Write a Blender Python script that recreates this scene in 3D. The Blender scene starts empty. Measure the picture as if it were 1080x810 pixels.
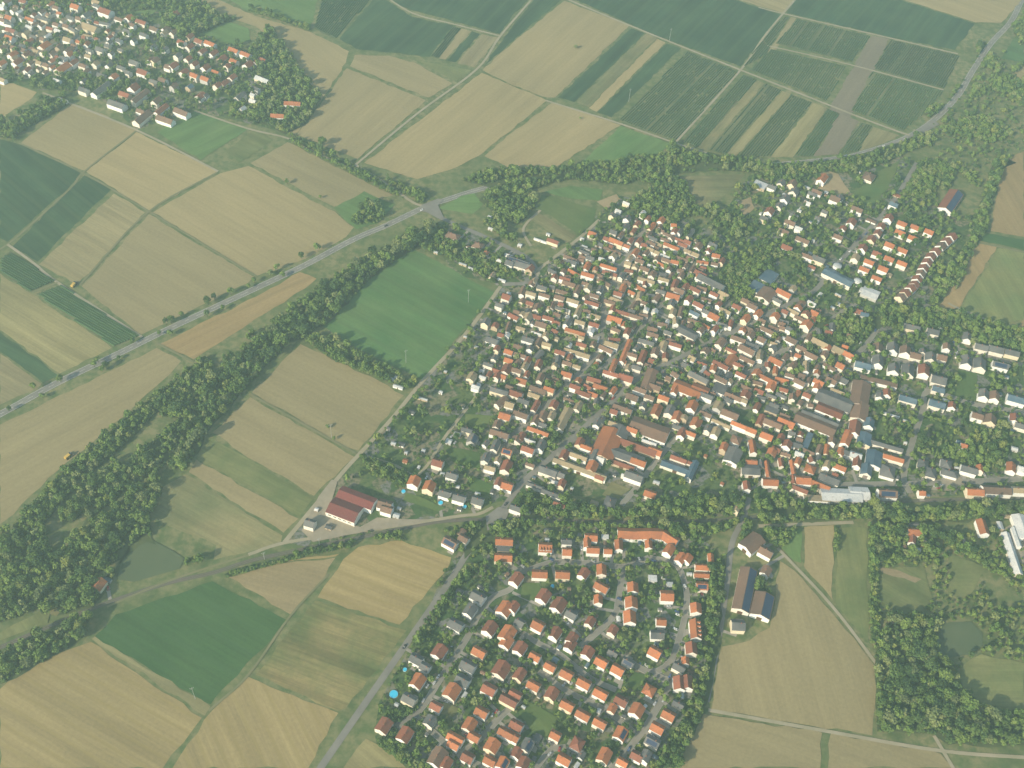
SUN_AZ, SUN_EL, SUN_E, SUN_C = 47, 27, 5.0, (1.0, .87, .65)
SKY_E = .12; HAZE_COL = (.60, .85, .86, 1); HAZE_DEN = .00020; HAZE_G = .2; EXPO = .60
# ------------------------------------------------------------------ survey data
# every building: roof centre read in a survey tile (x0,y0,zoom), roof colour, ridge direction, length, width [, type]
# roofs: o orange  r dark red  n brown  g slate  w white  b blue  t tan ; ridge: a/b along/across the street grid, h/v along/across the map
HOUSES = '''
@estate 360 540 6 .55
690 190 n a 13 9;775 165 n a 9 7;762 128 n b 7 6 shed;865 535 g a 12 9;750 500 g a 6 4 shed;815 620 g b 11 9;725 712 g a 12 9
1035 610 o b 12 11;940 735 r b 11 10;1050 770 o b 13 11;1030 183 o h 15 8;1025 285 o h 15 8;1030 235 g h 12 5 flat
@estate 540 540 6 .55
210 222 o h 11.5 10 dorm;348 250 o h 8 8;500 157 o h 11 8;476 197 o v 9 6;512 238 o h 11 7;607 245 o h 7 6;676 207 o v 10 7
865 205 o v 8 6;995 240 o b 10 8;1068 290 o b 10 8;892 415 w h 7 6 flat;1000 452 w h 5 4 flat
175 388 o h 13 8;320 392 o h 12 8;455 385 r b 9 8;566 368 o v 10 8;566 475 o a 12 8;546 553 o v 8 7
28 420 r b 11 9;200 530 r b 11 10;295 588 r b 12 11;375 645 g a 9 8;495 695 r b 8 7;165 715 o a 10 9;275 765 r b 10 8;380 798 r b 9 8
765 475 o v 9 9;755 575 o v 10 10;745 668 o v 11 10;640 745 r b 8 7;980 530 o h 11 10;945 690 o h 8 7;920 772 g h 11 8
48 700 g a 8 8;8 600 r b 9 8;940 150 w h 5 4 shed;590 150 w h 6 4 flat;345 185 g h 9 6;225 115 g h 6 4 shed
@estate 720 540 6 .55
30 290 o b 8 8;182 292 o v 11 5;128 345 o h 13 6;122 392 o h 13 5;122 463 o h 10 8;85 607 o v 9 9;82 742 o v 17 9 dorm
350 715 g h 11 10;528 250 n a 12 9;528 372 n b 9 8
@estate 360 675 6 .55
620 70 r b 11 10;475 120 g a 10 8;530 168 g a 8 7;482 258 o b 11 10;430 372 g a 11 8;270 540 r b 11 10;402 600 r b 11 10
560 512 g b 8 8;610 742 n b 14 11;722 620 o a 13 7;812 535 o b 10 9;888 452 o a 10 8;955 668 o b 10 10;1042 588 o a 12 7
700 325 o b 12 11;802 160 g a 12 9;768 252 g a 11 9;935 310 r a 11 9;872 75 o a 11 8;1012 185 r b 13 12;1060 380 r a 14 7;1045 10 o b 10 9
@estate 540 675 6 .55
52 50 r b 10 9;145 105 o a 9 7;242 165 o a 9 7;347 212 o a 10 8;455 272 o a 10.5 8;562 335 o a 11 8;370 30 r b 9 8;480 75 r b 9 9
565 138 o a 10 8.5;670 188 o a 10 8.5;640 72 g a 8 5;735 142 g a 9 6;905 75 o a 10 9;48 215 r b 10 8;137 285 o a 10 7.5;252 338 r b 10 9
350 412 o a 10.5 7.5;450 470 o a 11 7.5;556 525 o a 10 7;870 312 o b 9 9 hip;790 445 o b 10 10;690 385 r a 10 8;635 432 o b 7 6
990 475 o a 10 8;688 590 o b 10 9 solar;275 602 o a 8 7;415 652 r b 10 9 hip;585 732 o b 11 9;920 555 o a 10 8;890 640 g a 11 8;790 732 r a 9 7
12 612 o a 8 7;95 665 g b 10 8;72 780 r b 9 8;330 755 o a 10 8;28 540 r a 10 8;1058 170 g a 10 7;1058 275 r v 11 9;1055 400 g a 9 5
20 345 r a 10 8;160 620 g b 6 5 shed;440 720 g b 6 5;275 125 b a 5 4 shed;845 735 g b 9 7;700 770 o a 8 6;30 710 r b 8 7
@estate 720 675 6 .55
55 55 r v 10 9;28 268 r v 11 9;18 130 o v 6 6
@estate 450 735 6 .55
60 60 r a 9 7;170 300 o a 9 7;260 380 r a 9 8;300 250 o a 9 7;390 300 o a 9 7;480 420 o b 9 8;120 420 r b 9 8;400 400 o a 9 7
# ---- western houses and allotments
@west 360 405 6 .30
610 500 r a 9 7.5;460 618 o b 9 9;555 650 o b 9 9;655 690 g a 9 7;745 720 g a 10 7;862 735 g a 9 8;700 575 g a 9 7;830 345 g b 9 8;795 290 g a 9 5
735 318 w a 6 4 shed;680 362 w a 5 5 shed;762 135 t a 5 4 shed;505 90 w a 12 2 shed;405 485 o a 4 4 shed;520 420 w a 3 3 shed;330 375 w a 4 2.5 shed;410 432 w a 2.5 2.5 shed;300 280 g a 3 3 shed;445 175 g a 5 4 shed;490 525 w b 3 2 shed;380 380 g a 5 4 shed;630 50 w a 3 3 shed
850 15 w a 7 5;1000 45 g a 16 6;1035 205 o a 10 8;1000 310 n a 16 7;985 255 n b 8 6;975 390 g b 11 6;1050 425 o a 8 7;915 465 g b 9 6;940 530 t a 9 5;1045 520 r b 11 8;1050 640 o a 9 8;995 620 r b 8 5;990 480 t b 5 5;1065 130 t a 8 7
310 780 w a 5 4 shed;275 760 n a 11 9;360 15 w a 9 3 shed
@west 320 500 10.8 .30
950 400 n a 9 7;1060 470 w a 5 4 shed;150 400 w a 3 3 shed;75 560 g a 8 7;290 600 g a 5 4 shed
@west 0 605 3.95 .4
410 42 o b 9 8;447 25 b a 6 3 shed
@west 360 270 6 .35
955 115 t b 9 4;1045 260 r a 8 8;1000 310 g a 7 6;915 420 g b 8 7;975 435 r b 6 6;955 530 g a 11 7;985 585 r b 6 5;1060 605 o a 8 6;1060 655 o a 8 6
970 640 g b 6 5;930 680 g a 9 4;1045 715 r b 10 8;825 765 t b 9 7;895 760 w a 6 3;1000 20 w a 5 4;1065 45 g a 8 7;985 755 r b 7 5;1060 235 w a 4 3 shed;785 510 w a 3 2 shed;855 575 w a 3 2.5 shed;1050 495 w b 5 5;820 75 w a 5 2 shed;770 50 w a 8 2 shed;1015 150 w a 8 2.5 shed;660 730 w a 2.5 2.5 shed;350 765 w a 3 3 shed;320 775 w a 4 3 shed
@west 450 180 6 .35
165 405 n a 14 9 hip;325 465 n a 10 9 hip;378 512 o a 5 5 hip;575 570 g a 22 9;655 620 r b 8 7;520 525 w a 8 3;460 555 w a 5 3;405 365 w a 5 3 shed;590 470 w a 4 4 shed;720 440 w a 14 1.6 shed;770 400 w a 4 3 shed;800 440 r a 12 5;555 230 w a 3 3 shed;1050 395 o a 8 7;985 430 w a 4 3 shed;60 515 w a 4 3 shed;1000 480 w a 6 2.5 shed;1005 490 g a 10 2 shed;400 290 w a 4 3 shed;420 315 w a 5 2 shed
# ---- old village
@old 540 405 6 .36
25 60 r a 11 8;165 30 n a 14 7;235 35 o a 9 6;150 135 r b 12 5;70 110 g a 9 6;55 195 n a 12 7;140 65 t a 10 5;265 130 r b 8 7;250 200 t b 8 6;330 210 t b 21 7 barn;420 135 t b 10 6;365 95 n a 10 4;165 295 o a 18 5;195 205 n b 9 7;190 250 g a 8 5
60 330 r b 8 6;185 385 g b 10 7;30 350 n b 6 9;110 350 w a 10 2.5;100 415 r a 10 7;150 230 n b 9 6;450 55 r a 13 6;510 60 o a 9 6;560 15 o a 12 7;400 20 r a 9 6;810 35 n a 11 6;760 85 n a 10 8;905 15 n a 10 7;1030 40 o b 8 6;960 90 o a 9 6;870 80 n a 8 5
700 155 n a 16 7;915 165 o b 12 8;1000 165 g b 10 8;1045 205 o b 10 8;1045 270 g a 7 6;1075 310 r b 9 7;540 245 g b 8 6;570 225 g b 7 5;650 250 t a 10 5
605 375 o b 26 17 barn;680 300 g b 11 14 barn;760 290 o a 9 6;870 285 n a 26 15 barn;800 390 r a 25 7 barn;905 420 o a 11 8;730 455 g a 22 9 barn;800 490 o a 12 8;700 500 r a 16 4 barn;430 365 r b 8 7;470 400 o a 9 5;330 450 r b 9 7;420 460 t a 14 5;430 530 t a 36 5 barn;505 525 o b 10 9;555 585 r a 7 5;525 455 g b 9 8 barn;560 475 w a 6 5;870 360 w a 12 3;770 585 g a 14 8;715 570 w a 5 3
315 632 r b 7 6;230 550 g a 14 8;260 605 w a 11 2.5;300 570 g a 8 6;250 690 g a 16 5;150 640 g a 14 4;300 755 r a 9 4;620 740 g hip 10 9;875 690 o a 9 8;915 620 w a 5 3 shed;1055 470 r a 13 5;1040 520 b a 20 6 barn;380 660 w a 2.5 2.5 shed;115 500 n a 7 4;520 755 t a 6 5 shed;25 785 g a 9 6
@old 720 405 6 .40
30 30 o a 20 11 barn;110 35 o a 12 10 barn;60 140 o b 10 9;150 75 g a 11 6;235 30 g b 12 12 flat;225 140 t b 9 8;145 190 n a 10 6;300 190 n a 14 9;220 230 t a 9 4;270 255 t a 9 4;320 75 n a 14 6;400 65 r b 9 9;390 100 t a 6 5;485 40 r a 8 6;560 15 o b 9 8;855 15 o b 8 7;985 35 t a 12 4
85 245 o b 10 9;10 215 t b 5 6;160 280 g b 7 6;210 300 t b 9 7;45 310 o a 10 5;10 320 o b 7 6;340 345 n b 9 9 hip;260 400 o b 8 6;355 262 o a 13 5;435 290 o a 9 6;320 450 g b 13 11 barn;435 490 o h 9 6;430 540 g h 12 9 barn;445 395 o v 13 6;565 165 g b 7 12 flat;495 225 r b 12 6;570 250 n a 15 8;655 240 o a 14 10;530 330 o a 10 8;620 345 r b 9 6;565 430 o b 8 8;660 385 r b 8 8;540 530 o v 16 4;555 615 o h 12 8;625 490 r v 8 4;405 645 r v 8 6;500 500 g v 8 4
700 520 o v 14 4;730 490 o b 7 5;810 530 o b 9 9 hip;760 610 o h 12 9;860 635 o a 18 7;700 610 r v 8 5;740 665 r a 13 5;930 595 g a 16 8;840 250 n a 28 12 barn;790 360 b b 18 5 flat;740 440 w a 7 5;915 510 t b 7 6;995 525 o a 10 6;1000 430 o b 8 6;1040 340 o b 16 8;1060 440 g a 10 6;960 100 g a 25 14 barn;870 215 g a 26 8 barn;930 165 r a 18 9 barn;850 725 t h 20 6 flat;1005 700 w h 26 11 barn;145 455 o b 3 3 shed;60 540 b b 16 5 barn;35 485 r a 14 4;250 630 o b 3 3 shed;340 790 t b 6 5;640 140 g a 8 5 shed;580 130 g a 8 5
@east 900 405 6 .28
45 60 n b 26 14 barn;40 170 n b 18 13 barn;10 280 r b 14 9;170 70 g b 6 6;215 55 r b 7 7;100 245 b b 9 8;70 345 b b 12 10 barn;215 385 g a 24 4 barn;130 470 b b 15 11 barn;255 465 o a 16 5;85 540 b b 10 8 barn;220 545 g b 12 11 hip;25 490 r b 10 6;15 450 w a 9 6
345 95 b a 14 7;530 125 b a 13 8;585 105 w a 5 4 shed;625 135 r b 6 6;540 30 b a 10 6;825 65 g b 9 8;895 75 n b 9 8;1030 95 b a 14 8;785 200 n a 9 7;865 225 n b 9 10;1020 215 r b 8 7;1060 260 g a 9 6;700 390 o a 5 5;445 500 g b 9 8 hip;490 550 g b 10 9 hip;590 500 g b 9 8 hip;610 555 g a 12 7 hip;730 540 g a 12 7;800 535 o b 6 6;1000 525 o b 9 7;1075 540 w a 8 6;240 195 w a 13 1.5 shed;350 235 w a 9 1.5 shed;330 370 w a 2.5 2.5 shed;1020 410 w a 5 4 shed;665 365 b a 3 3 shed
215 690 n h 14 8;40 690 w h 14 11 barn;435 685 o h 5 5;770 680 o h 13 7;905 670 n h 22 8;1055 670 t h 12 6
@east 900 480 6 .28
385 485 o h 10 7;375 530 r b 7 5;445 570 o a 4 4 shed;410 598 w a 4 3 shed;820 455 o v 13 7;1010 615 w v 34 6 barn;1035 515 w v 16 3 barn;1070 450 w v 20 10 barn;985 385 t h 8 3 shed;930 445 w v 7 4 shed;700 545 g v 8 3 shed;380 440 g h 8 4 shed
@east 900 270 6 .24
370 445 g a 14 7;505 475 g a 10 7;720 510 g b 9 8;810 575 g a 11 8;905 590 g a 12 8;1005 610 g a 12 7;155 580 n b 9 8;180 595 g a 8 6;250 580 g b 10 9;330 600 n b 9 9;395 625 n a 9 8;490 640 g b 9 9;560 640 n a 8 7;440 600 g b 5 5;155 665 g b 11 9;60 690 b a 13 8;255 715 g b 9 9;345 725 g b 12 10;445 725 r b 11 9;540 780 g a 12 10;715 665 g b 11 9;800 685 g b 12 10;930 690 g a 13 7;25 345 r a 9 6;70 370 b a 7 5;160 795 n a 30 5 flat;590 575 n b 7 6;550 465 w b 4 4 shed
@ne 900 165 6 .40
310 425 o a 9 7;390 450 o a 8.5 7;480 475 o a 8.5 7;297 480 o a 9.5 7;380 515 o a 9.5 7;230 560 o a 9 7;312 592 o a 9 7;228 645 o a 9 7;308 678 o a 9 6;150 612 r a 8 7;100 668 o a 9 6;70 712 o a 9 6;190 710 o a 9 7;150 768 o a 9 6;15 640 t b 8 7;60 580 r b 8 8;115 525 r b 8 8;155 485 r b 8 7;178 440 r b 8 7;225 390 r b 8 8
255 305 b a 8 6;280 245 r a 8 5 shed;100 120 n b 13 11 hip;25 335 n a 11 7;230 750 t b 4 4 shed;240 330 w a 4 3 shed
@ne 780 165 6 .40
130 180 w a 13 10 flat;205 190 g a 8 6;265 165 g b 8 7;335 170 n b 9 8;345 220 g b 8 8;290 265 g b 9 8;250 310 g b 7 7;190 345 r b 9 8;155 390 g a 7 6;320 420 n a 10 6;345 375 g a 8 5;280 470 n a 10 6;375 455 w a 7 5;400 525 n a 13 6;300 575 r a 10 7;430 630 n a 11 5;500 650 g a 12 7;525 140 o b 13 8;460 235 g a 8 6;490 225 n a 10 6;605 270 n a 10 8;630 265 g b 8 7;540 350 g a 6 5;495 390 g a 5 5;735 330 g a 12 9;710 415 r b 9 8;655 455 r b 6 6;625 505 n a 9 6;440 290 w a 4 4;430 195 w a 6 3 shed;550 225 w a 4 3 shed;460 690 r a 7 4;280 240 w b 3 3 shed;380 340 w a 4 3 shed;835 405 n a 10 5 shed
@old 720 270 6 .50
115 110 r a 12 6;180 160 g a 22 8 barn;260 240 t a 10 8;80 215 r a 10 6;20 190 r b 8 6;40 275 r b 8 6;100 310 r a 10 6;200 240 r a 8 5;230 305 r b 6 5;270 350 t a 10 5;345 320 r a 8 7;200 380 o a 10 9;135 430 o a 12 4;75 360 b a 9 5;30 480 g a 15 9 barn;205 465 r b 8 5;240 550 n b 10 8;145 600 n b 7 7;420 290 n a 14 6;480 360 o b 9 7;400 395 o b 9 7;440 320 n a 9 7;530 240 n b 14 13 barn;465 195 b b 14 13 flat;545 130 b b 17 14 flat;640 235 o a 14 8;600 275 g a 9 5;700 205 t b 7 6;585 385 o b 8 8;535 470 n a 12 6;430 500 n b 9 7;500 530 n a 8 8;405 595 n a 14 8;310 590 r a 10 4;300 665 o b 15 8 barn;240 690 r a 14 6;355 690 r a 9 5;470 740 o b 8 8;540 780 o a 16 6;590 665 o a 12 8;650 640 n b 9 5;700 690 n b 9 6;750 300 n b 9 7;730 330 o b 5 8;780 370 r b 6 8;835 360 o a 8 8;785 435 o b 10 10;700 350 t a 11 5;740 390 n a 9 5;820 290 w a 8 4;870 545 t a 12 7 barn;920 580 o b 6 5;990 590 t a 9 7 barn;1050 625 o a 9 7;1000 690 o a 8 8;815 630 n a 11 7;900 620 n b 7 6;1010 775 g a 10 8;940 790 n a 9 7;860 800 o a 9 6;740 795 n a 10 7;970 780 n b 8 6
985 130 b a 24 10 barn;755 580 n a 9 6;690 530 n a 10 8;640 520 w a 4 4 shed;610 330 t a 4 3;870 245 w b 6 4 shed;950 325 w a 4 3 shed;995 305 w a 4 3 shed;985 245 w a 6 2 shed;60 645 t a 7 7;30 690 g a 9 6;130 710 w b 8 3;240 780 n a 12 6;370 750 r a 9 5;100 770 g a 18 7;300 790 t b 5 5
@old 540 270 6 .30
60 55 g a 18 9;120 75 r b 7 7;475 65 o b 11 6;480 120 o a 12 6;610 70 o a 16 5;620 105 r a 14 5;335 145 r a 10 5;270 130 r b 6 6;360 175 n a 12 6;415 215 n b 12 6;320 225 n a 12 5;300 265 n a 9 6;385 285 t a 11 5;315 330 g a 12 4;255 310 n b 9 6;520 250 n a 9 5;505 300 r a 13 5;560 205 g b 9 5;480 200 t b 7 7;700 205 o b 11 6;670 240 r a 8 6;640 330 r b 7 6;700 355 r a 12 5;785 380 n a 13 5;650 400 o a 13 9;710 430 o b 6 5;730 480 r b 8 6;630 560 t a 12 7;420 345 t b 14 5;530 375 t a 9 5;430 420 t a 9 5;520 430 r a 9 6;400 475 o a 18 5;160 325 n b 9 7;185 430 n a 10 8;100 390 t b 9 7;150 380 r a 10 6;230 395 r a 10 5;280 420 r a 7 5;55 450 t a 8 4;100 525 g a 10 7;155 480 w a 9 2.5;215 505 t b 6 7;115 585 g b 6 6;40 570 n a 8 6;50 625 n a 10 5;170 680 r b 9 6;220 560 t a 8 5;305 605 r a 9 6;370 590 t a 11 4;440 560 r a 9 5;450 620 t a 12 6;365 640 r b 7 5;350 675 n a 8 5;410 690 t a 7 4;345 750 o a 9 7;270 690 t b 4 5;80 700 t b 8 5;30 720 n a 8 6;60 785 o a 9 7;180 770 n b 9 6;250 790 n a 9 6;95 745 r b 7 5
720 600 o b 28 5;640 700 o b 16 5;625 740 r a 13 5;720 770 r a 12 9;520 780 r a 12 6;700 655 o a 7 4;760 625 n a 9 5;825 640 r b 15 6;890 500 n a 10 6;850 540 g a 14 6;955 570 t b 12 7;905 610 n b 8 7;1000 520 n a 10 4;1035 560 r a 11 5;890 460 n a 9 6;1035 415 t v 8 5;1020 350 t b 8 6;905 350 w b 6 6;850 340 w b 5 5;985 410 w b 5 4;1020 250 o a 12 9;960 150 t a 10 5;1030 180 r b 12 6;930 190 n a 9 5;850 150 t a 16 5;780 60 t b 5 6;735 40 t a 6 5;870 780 n b 20 9 barn;960 740 g b 7 5;1045 695 g a 10 4;790 700 g a 8 6;570 10 w a 6 4;375 40 g a 9 6;190 200 g a 9 6;125 175 n b 7 6;205 250 n a 10 5;120 240 t a 9 5;235 330 t b 5 5;345 335 w a 7 3;350 380 w b 5 4;500 470 w b 6 6;440 510 t a 5 4;365 555 w b 5 4;515 555 n b 6 5;140 160 t b 6 5;470 175 n a 8 5
@old 630 180 6 .40
120 450 o a 14 6;75 435 r a 11 6;100 535 t b 6 7;30 545 n a 10 5;240 520 o b 10 6;205 555 t b 8 5;265 440 r b 9 5;180 470 o a 9 5;210 440 r b 8 5;255 335 r b 8 6;230 375 r b 8 4;320 305 r b 7 5;345 350 o b 12 5;405 315 o b 8 7;325 400 n b 8 5;400 370 n a 8 4;350 430 g a 9 5;340 460 n a 9 5;430 430 n a 9 4;440 395 n a 7 4;470 480 o a 16 5;540 465 r a 10 5;490 385 r b 7 6;520 385 g b 7 5;590 390 g b 14 4;570 455 r a 7 6;640 475 n b 9 7;610 520 t a 11 6;570 510 t a 7 5;310 520 n b 8 5;370 510 t a 8 5;335 500 t a 7 5;430 530 w a 10 3;380 555 n b 7 6;350 595 w a 9 3;270 570 n a 8 6;300 620 n a 9 6;240 600 t b 4 5;290 690 n a 14 6;350 660 n b 8 7;180 350 g b 9 7;190 300 g b 7 7;95 280 g b 6 6;135 243 w a 6 4;185 200 w a 7 4;288 270 w b 6 5;430 690 t a 9 5;480 710 r b 12 6;395 730 n a 9 5;560 735 r b 8 7;520 760 n a 9 7;530 665 n b 8 5;540 550 n a 12 4;560 595 n b 7 4;660 670 o a 11 5;465 660 n b 10 3;520 430 r a 8 4;150 400 n b 10 4
@farwest 0 0 6 .35
15 40 w a 6 4;85 60 t b 6 5;120 75 w b 6 4;185 65 t b 6 5;265 75 n b 7 5;60 115 o a 8 6;70 190 r a 11 6;60 240 o a 9 6;165 210 t b 7 6;185 165 w a 8 4;260 155 n b 6 5;255 220 t b 9 6;215 235 g a 8 4;330 265 t b 7 5;365 190 w a 7 4;400 125 t b 7 4;445 115 g a 8 5;355 150 n a 7 5;430 255 t a 9 6;435 315 n b 10 7;440 345 o b 7 6;400 400 w a 9 4;395 430 o b 15 9;280 290 o b 11 8;330 335 n b 7 6;275 330 t b 6 6;80 340 o b 9 7;110 390 r b 10 7;140 310 n a 8 6;15 300 n b 7 6;10 400 o b 8 6;165 340 r b 8 5;225 320 t a 7 5;45 265 t a 9 3;465 395 r b 9 6;525 410 n a 8 5;570 170 t a 18 10;500 170 t b 8 5;480 45 o a 10 7;545 90 g b 9 7;670 75 r a 14 9;610 15 t a 9 5;505 20 w a 5 3;455 50 w a 4 3;395 20 w a 4 3;755 120 n a 10 5;815 110 o b 8 7;895 135 r a 12 6;835 155 n a 7 5;805 195 g a 8 6;910 220 g a 8 5;975 180 n a 9 6;845 255 g b 5 5;690 265 g b 5 5;750 250 g a 6 5;635 315 g a 9 6;705 340 g b 5 5;765 320 g a 6 4;560 355 t a 7 5;565 320 g a 7 4;605 400 t b 6 6;690 410 g b 6 6;850 395 g a 10 6;765 430 g a 7 5;805 455 g a 7 5;905 455 r a 11 7;640 470 g a 9 5;720 485 o b 7 7;640 560 g b 22 7;545 450 n b 7 5;530 510 g b 6 5;530 570 g a 9 6;740 660 g a 17 8;790 600 r a 11 6;845 555 r b 9 9;885 610 n b 22 7;990 640 n b 9 7;1020 690 r b 16 6;900 740 n b 20 8;890 700 n a 8 5;1045 755 n a 17 7;1030 510 n a 8 6;975 520 g a 9 5;1065 420 n a 7 6;955 380 n b 8 6;970 290 g b 6 5;1045 310 g b 6 5;1040 205 t b 7 6;360 510 w a 7 5;290 410 n a 7 5;250 400 t a 6 5;190 400 n b 5 5;395 620 w a 9 3;500 120 n a 7 5;420 165 n a 7 5;300 220 w b 7 4;380 240 t b 4 4;15 500 t a 6 5;500 330 n b 5 5;90 300 n a 7 5
@farwest 160 0 6 .40
90 185 n b 8 8;140 205 n b 8 6;145 95 r b 8 8;240 230 r b 8 6;190 270 r a 8 6;240 295 r b 8 6;300 260 r a 9 6;370 275 o a 12 6;320 320 r b 8 6;390 330 r b 9 6;445 365 r b 9 7;520 385 o a 8 6;520 320 o a 11 6;595 345 o a 11 6;480 420 r b 6 6;340 425 r b 8 7;405 460 o a 8 6;270 480 o a 9 6;340 500 o a 9 6;230 370 r b 7 6;270 405 r b 7 6;135 415 r b 9 7;165 350 g b 7 6;105 315 r b 8 6;205 455 r b 8 7;85 505 r b 8 7;140 545 n b 7 6;35 525 n b 7 6;20 385 n b 8 7;20 290 g b 7 6;610 410 r b 9 8;700 375 r a 9 6;510 490 r b 8 6;460 520 r b 9 6;415 540 r b 7 6;310 605 r b 9 7;340 600 g b 5 5;700 505 w a 15 6;560 610 g b 12 6;655 560 g a 9 5;640 600 w a 5 4;640 640 w a 7 4;575 690 w b 6 5;890 655 o h 15 6;795 730 o h 12 6;30 645 n b 8 7;60 690 r b 9 6;190 710 n a 15 7;240 550 b b 6 6;660 390 r b 6 5
'''
LONGHALLS = '''
'''
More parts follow.
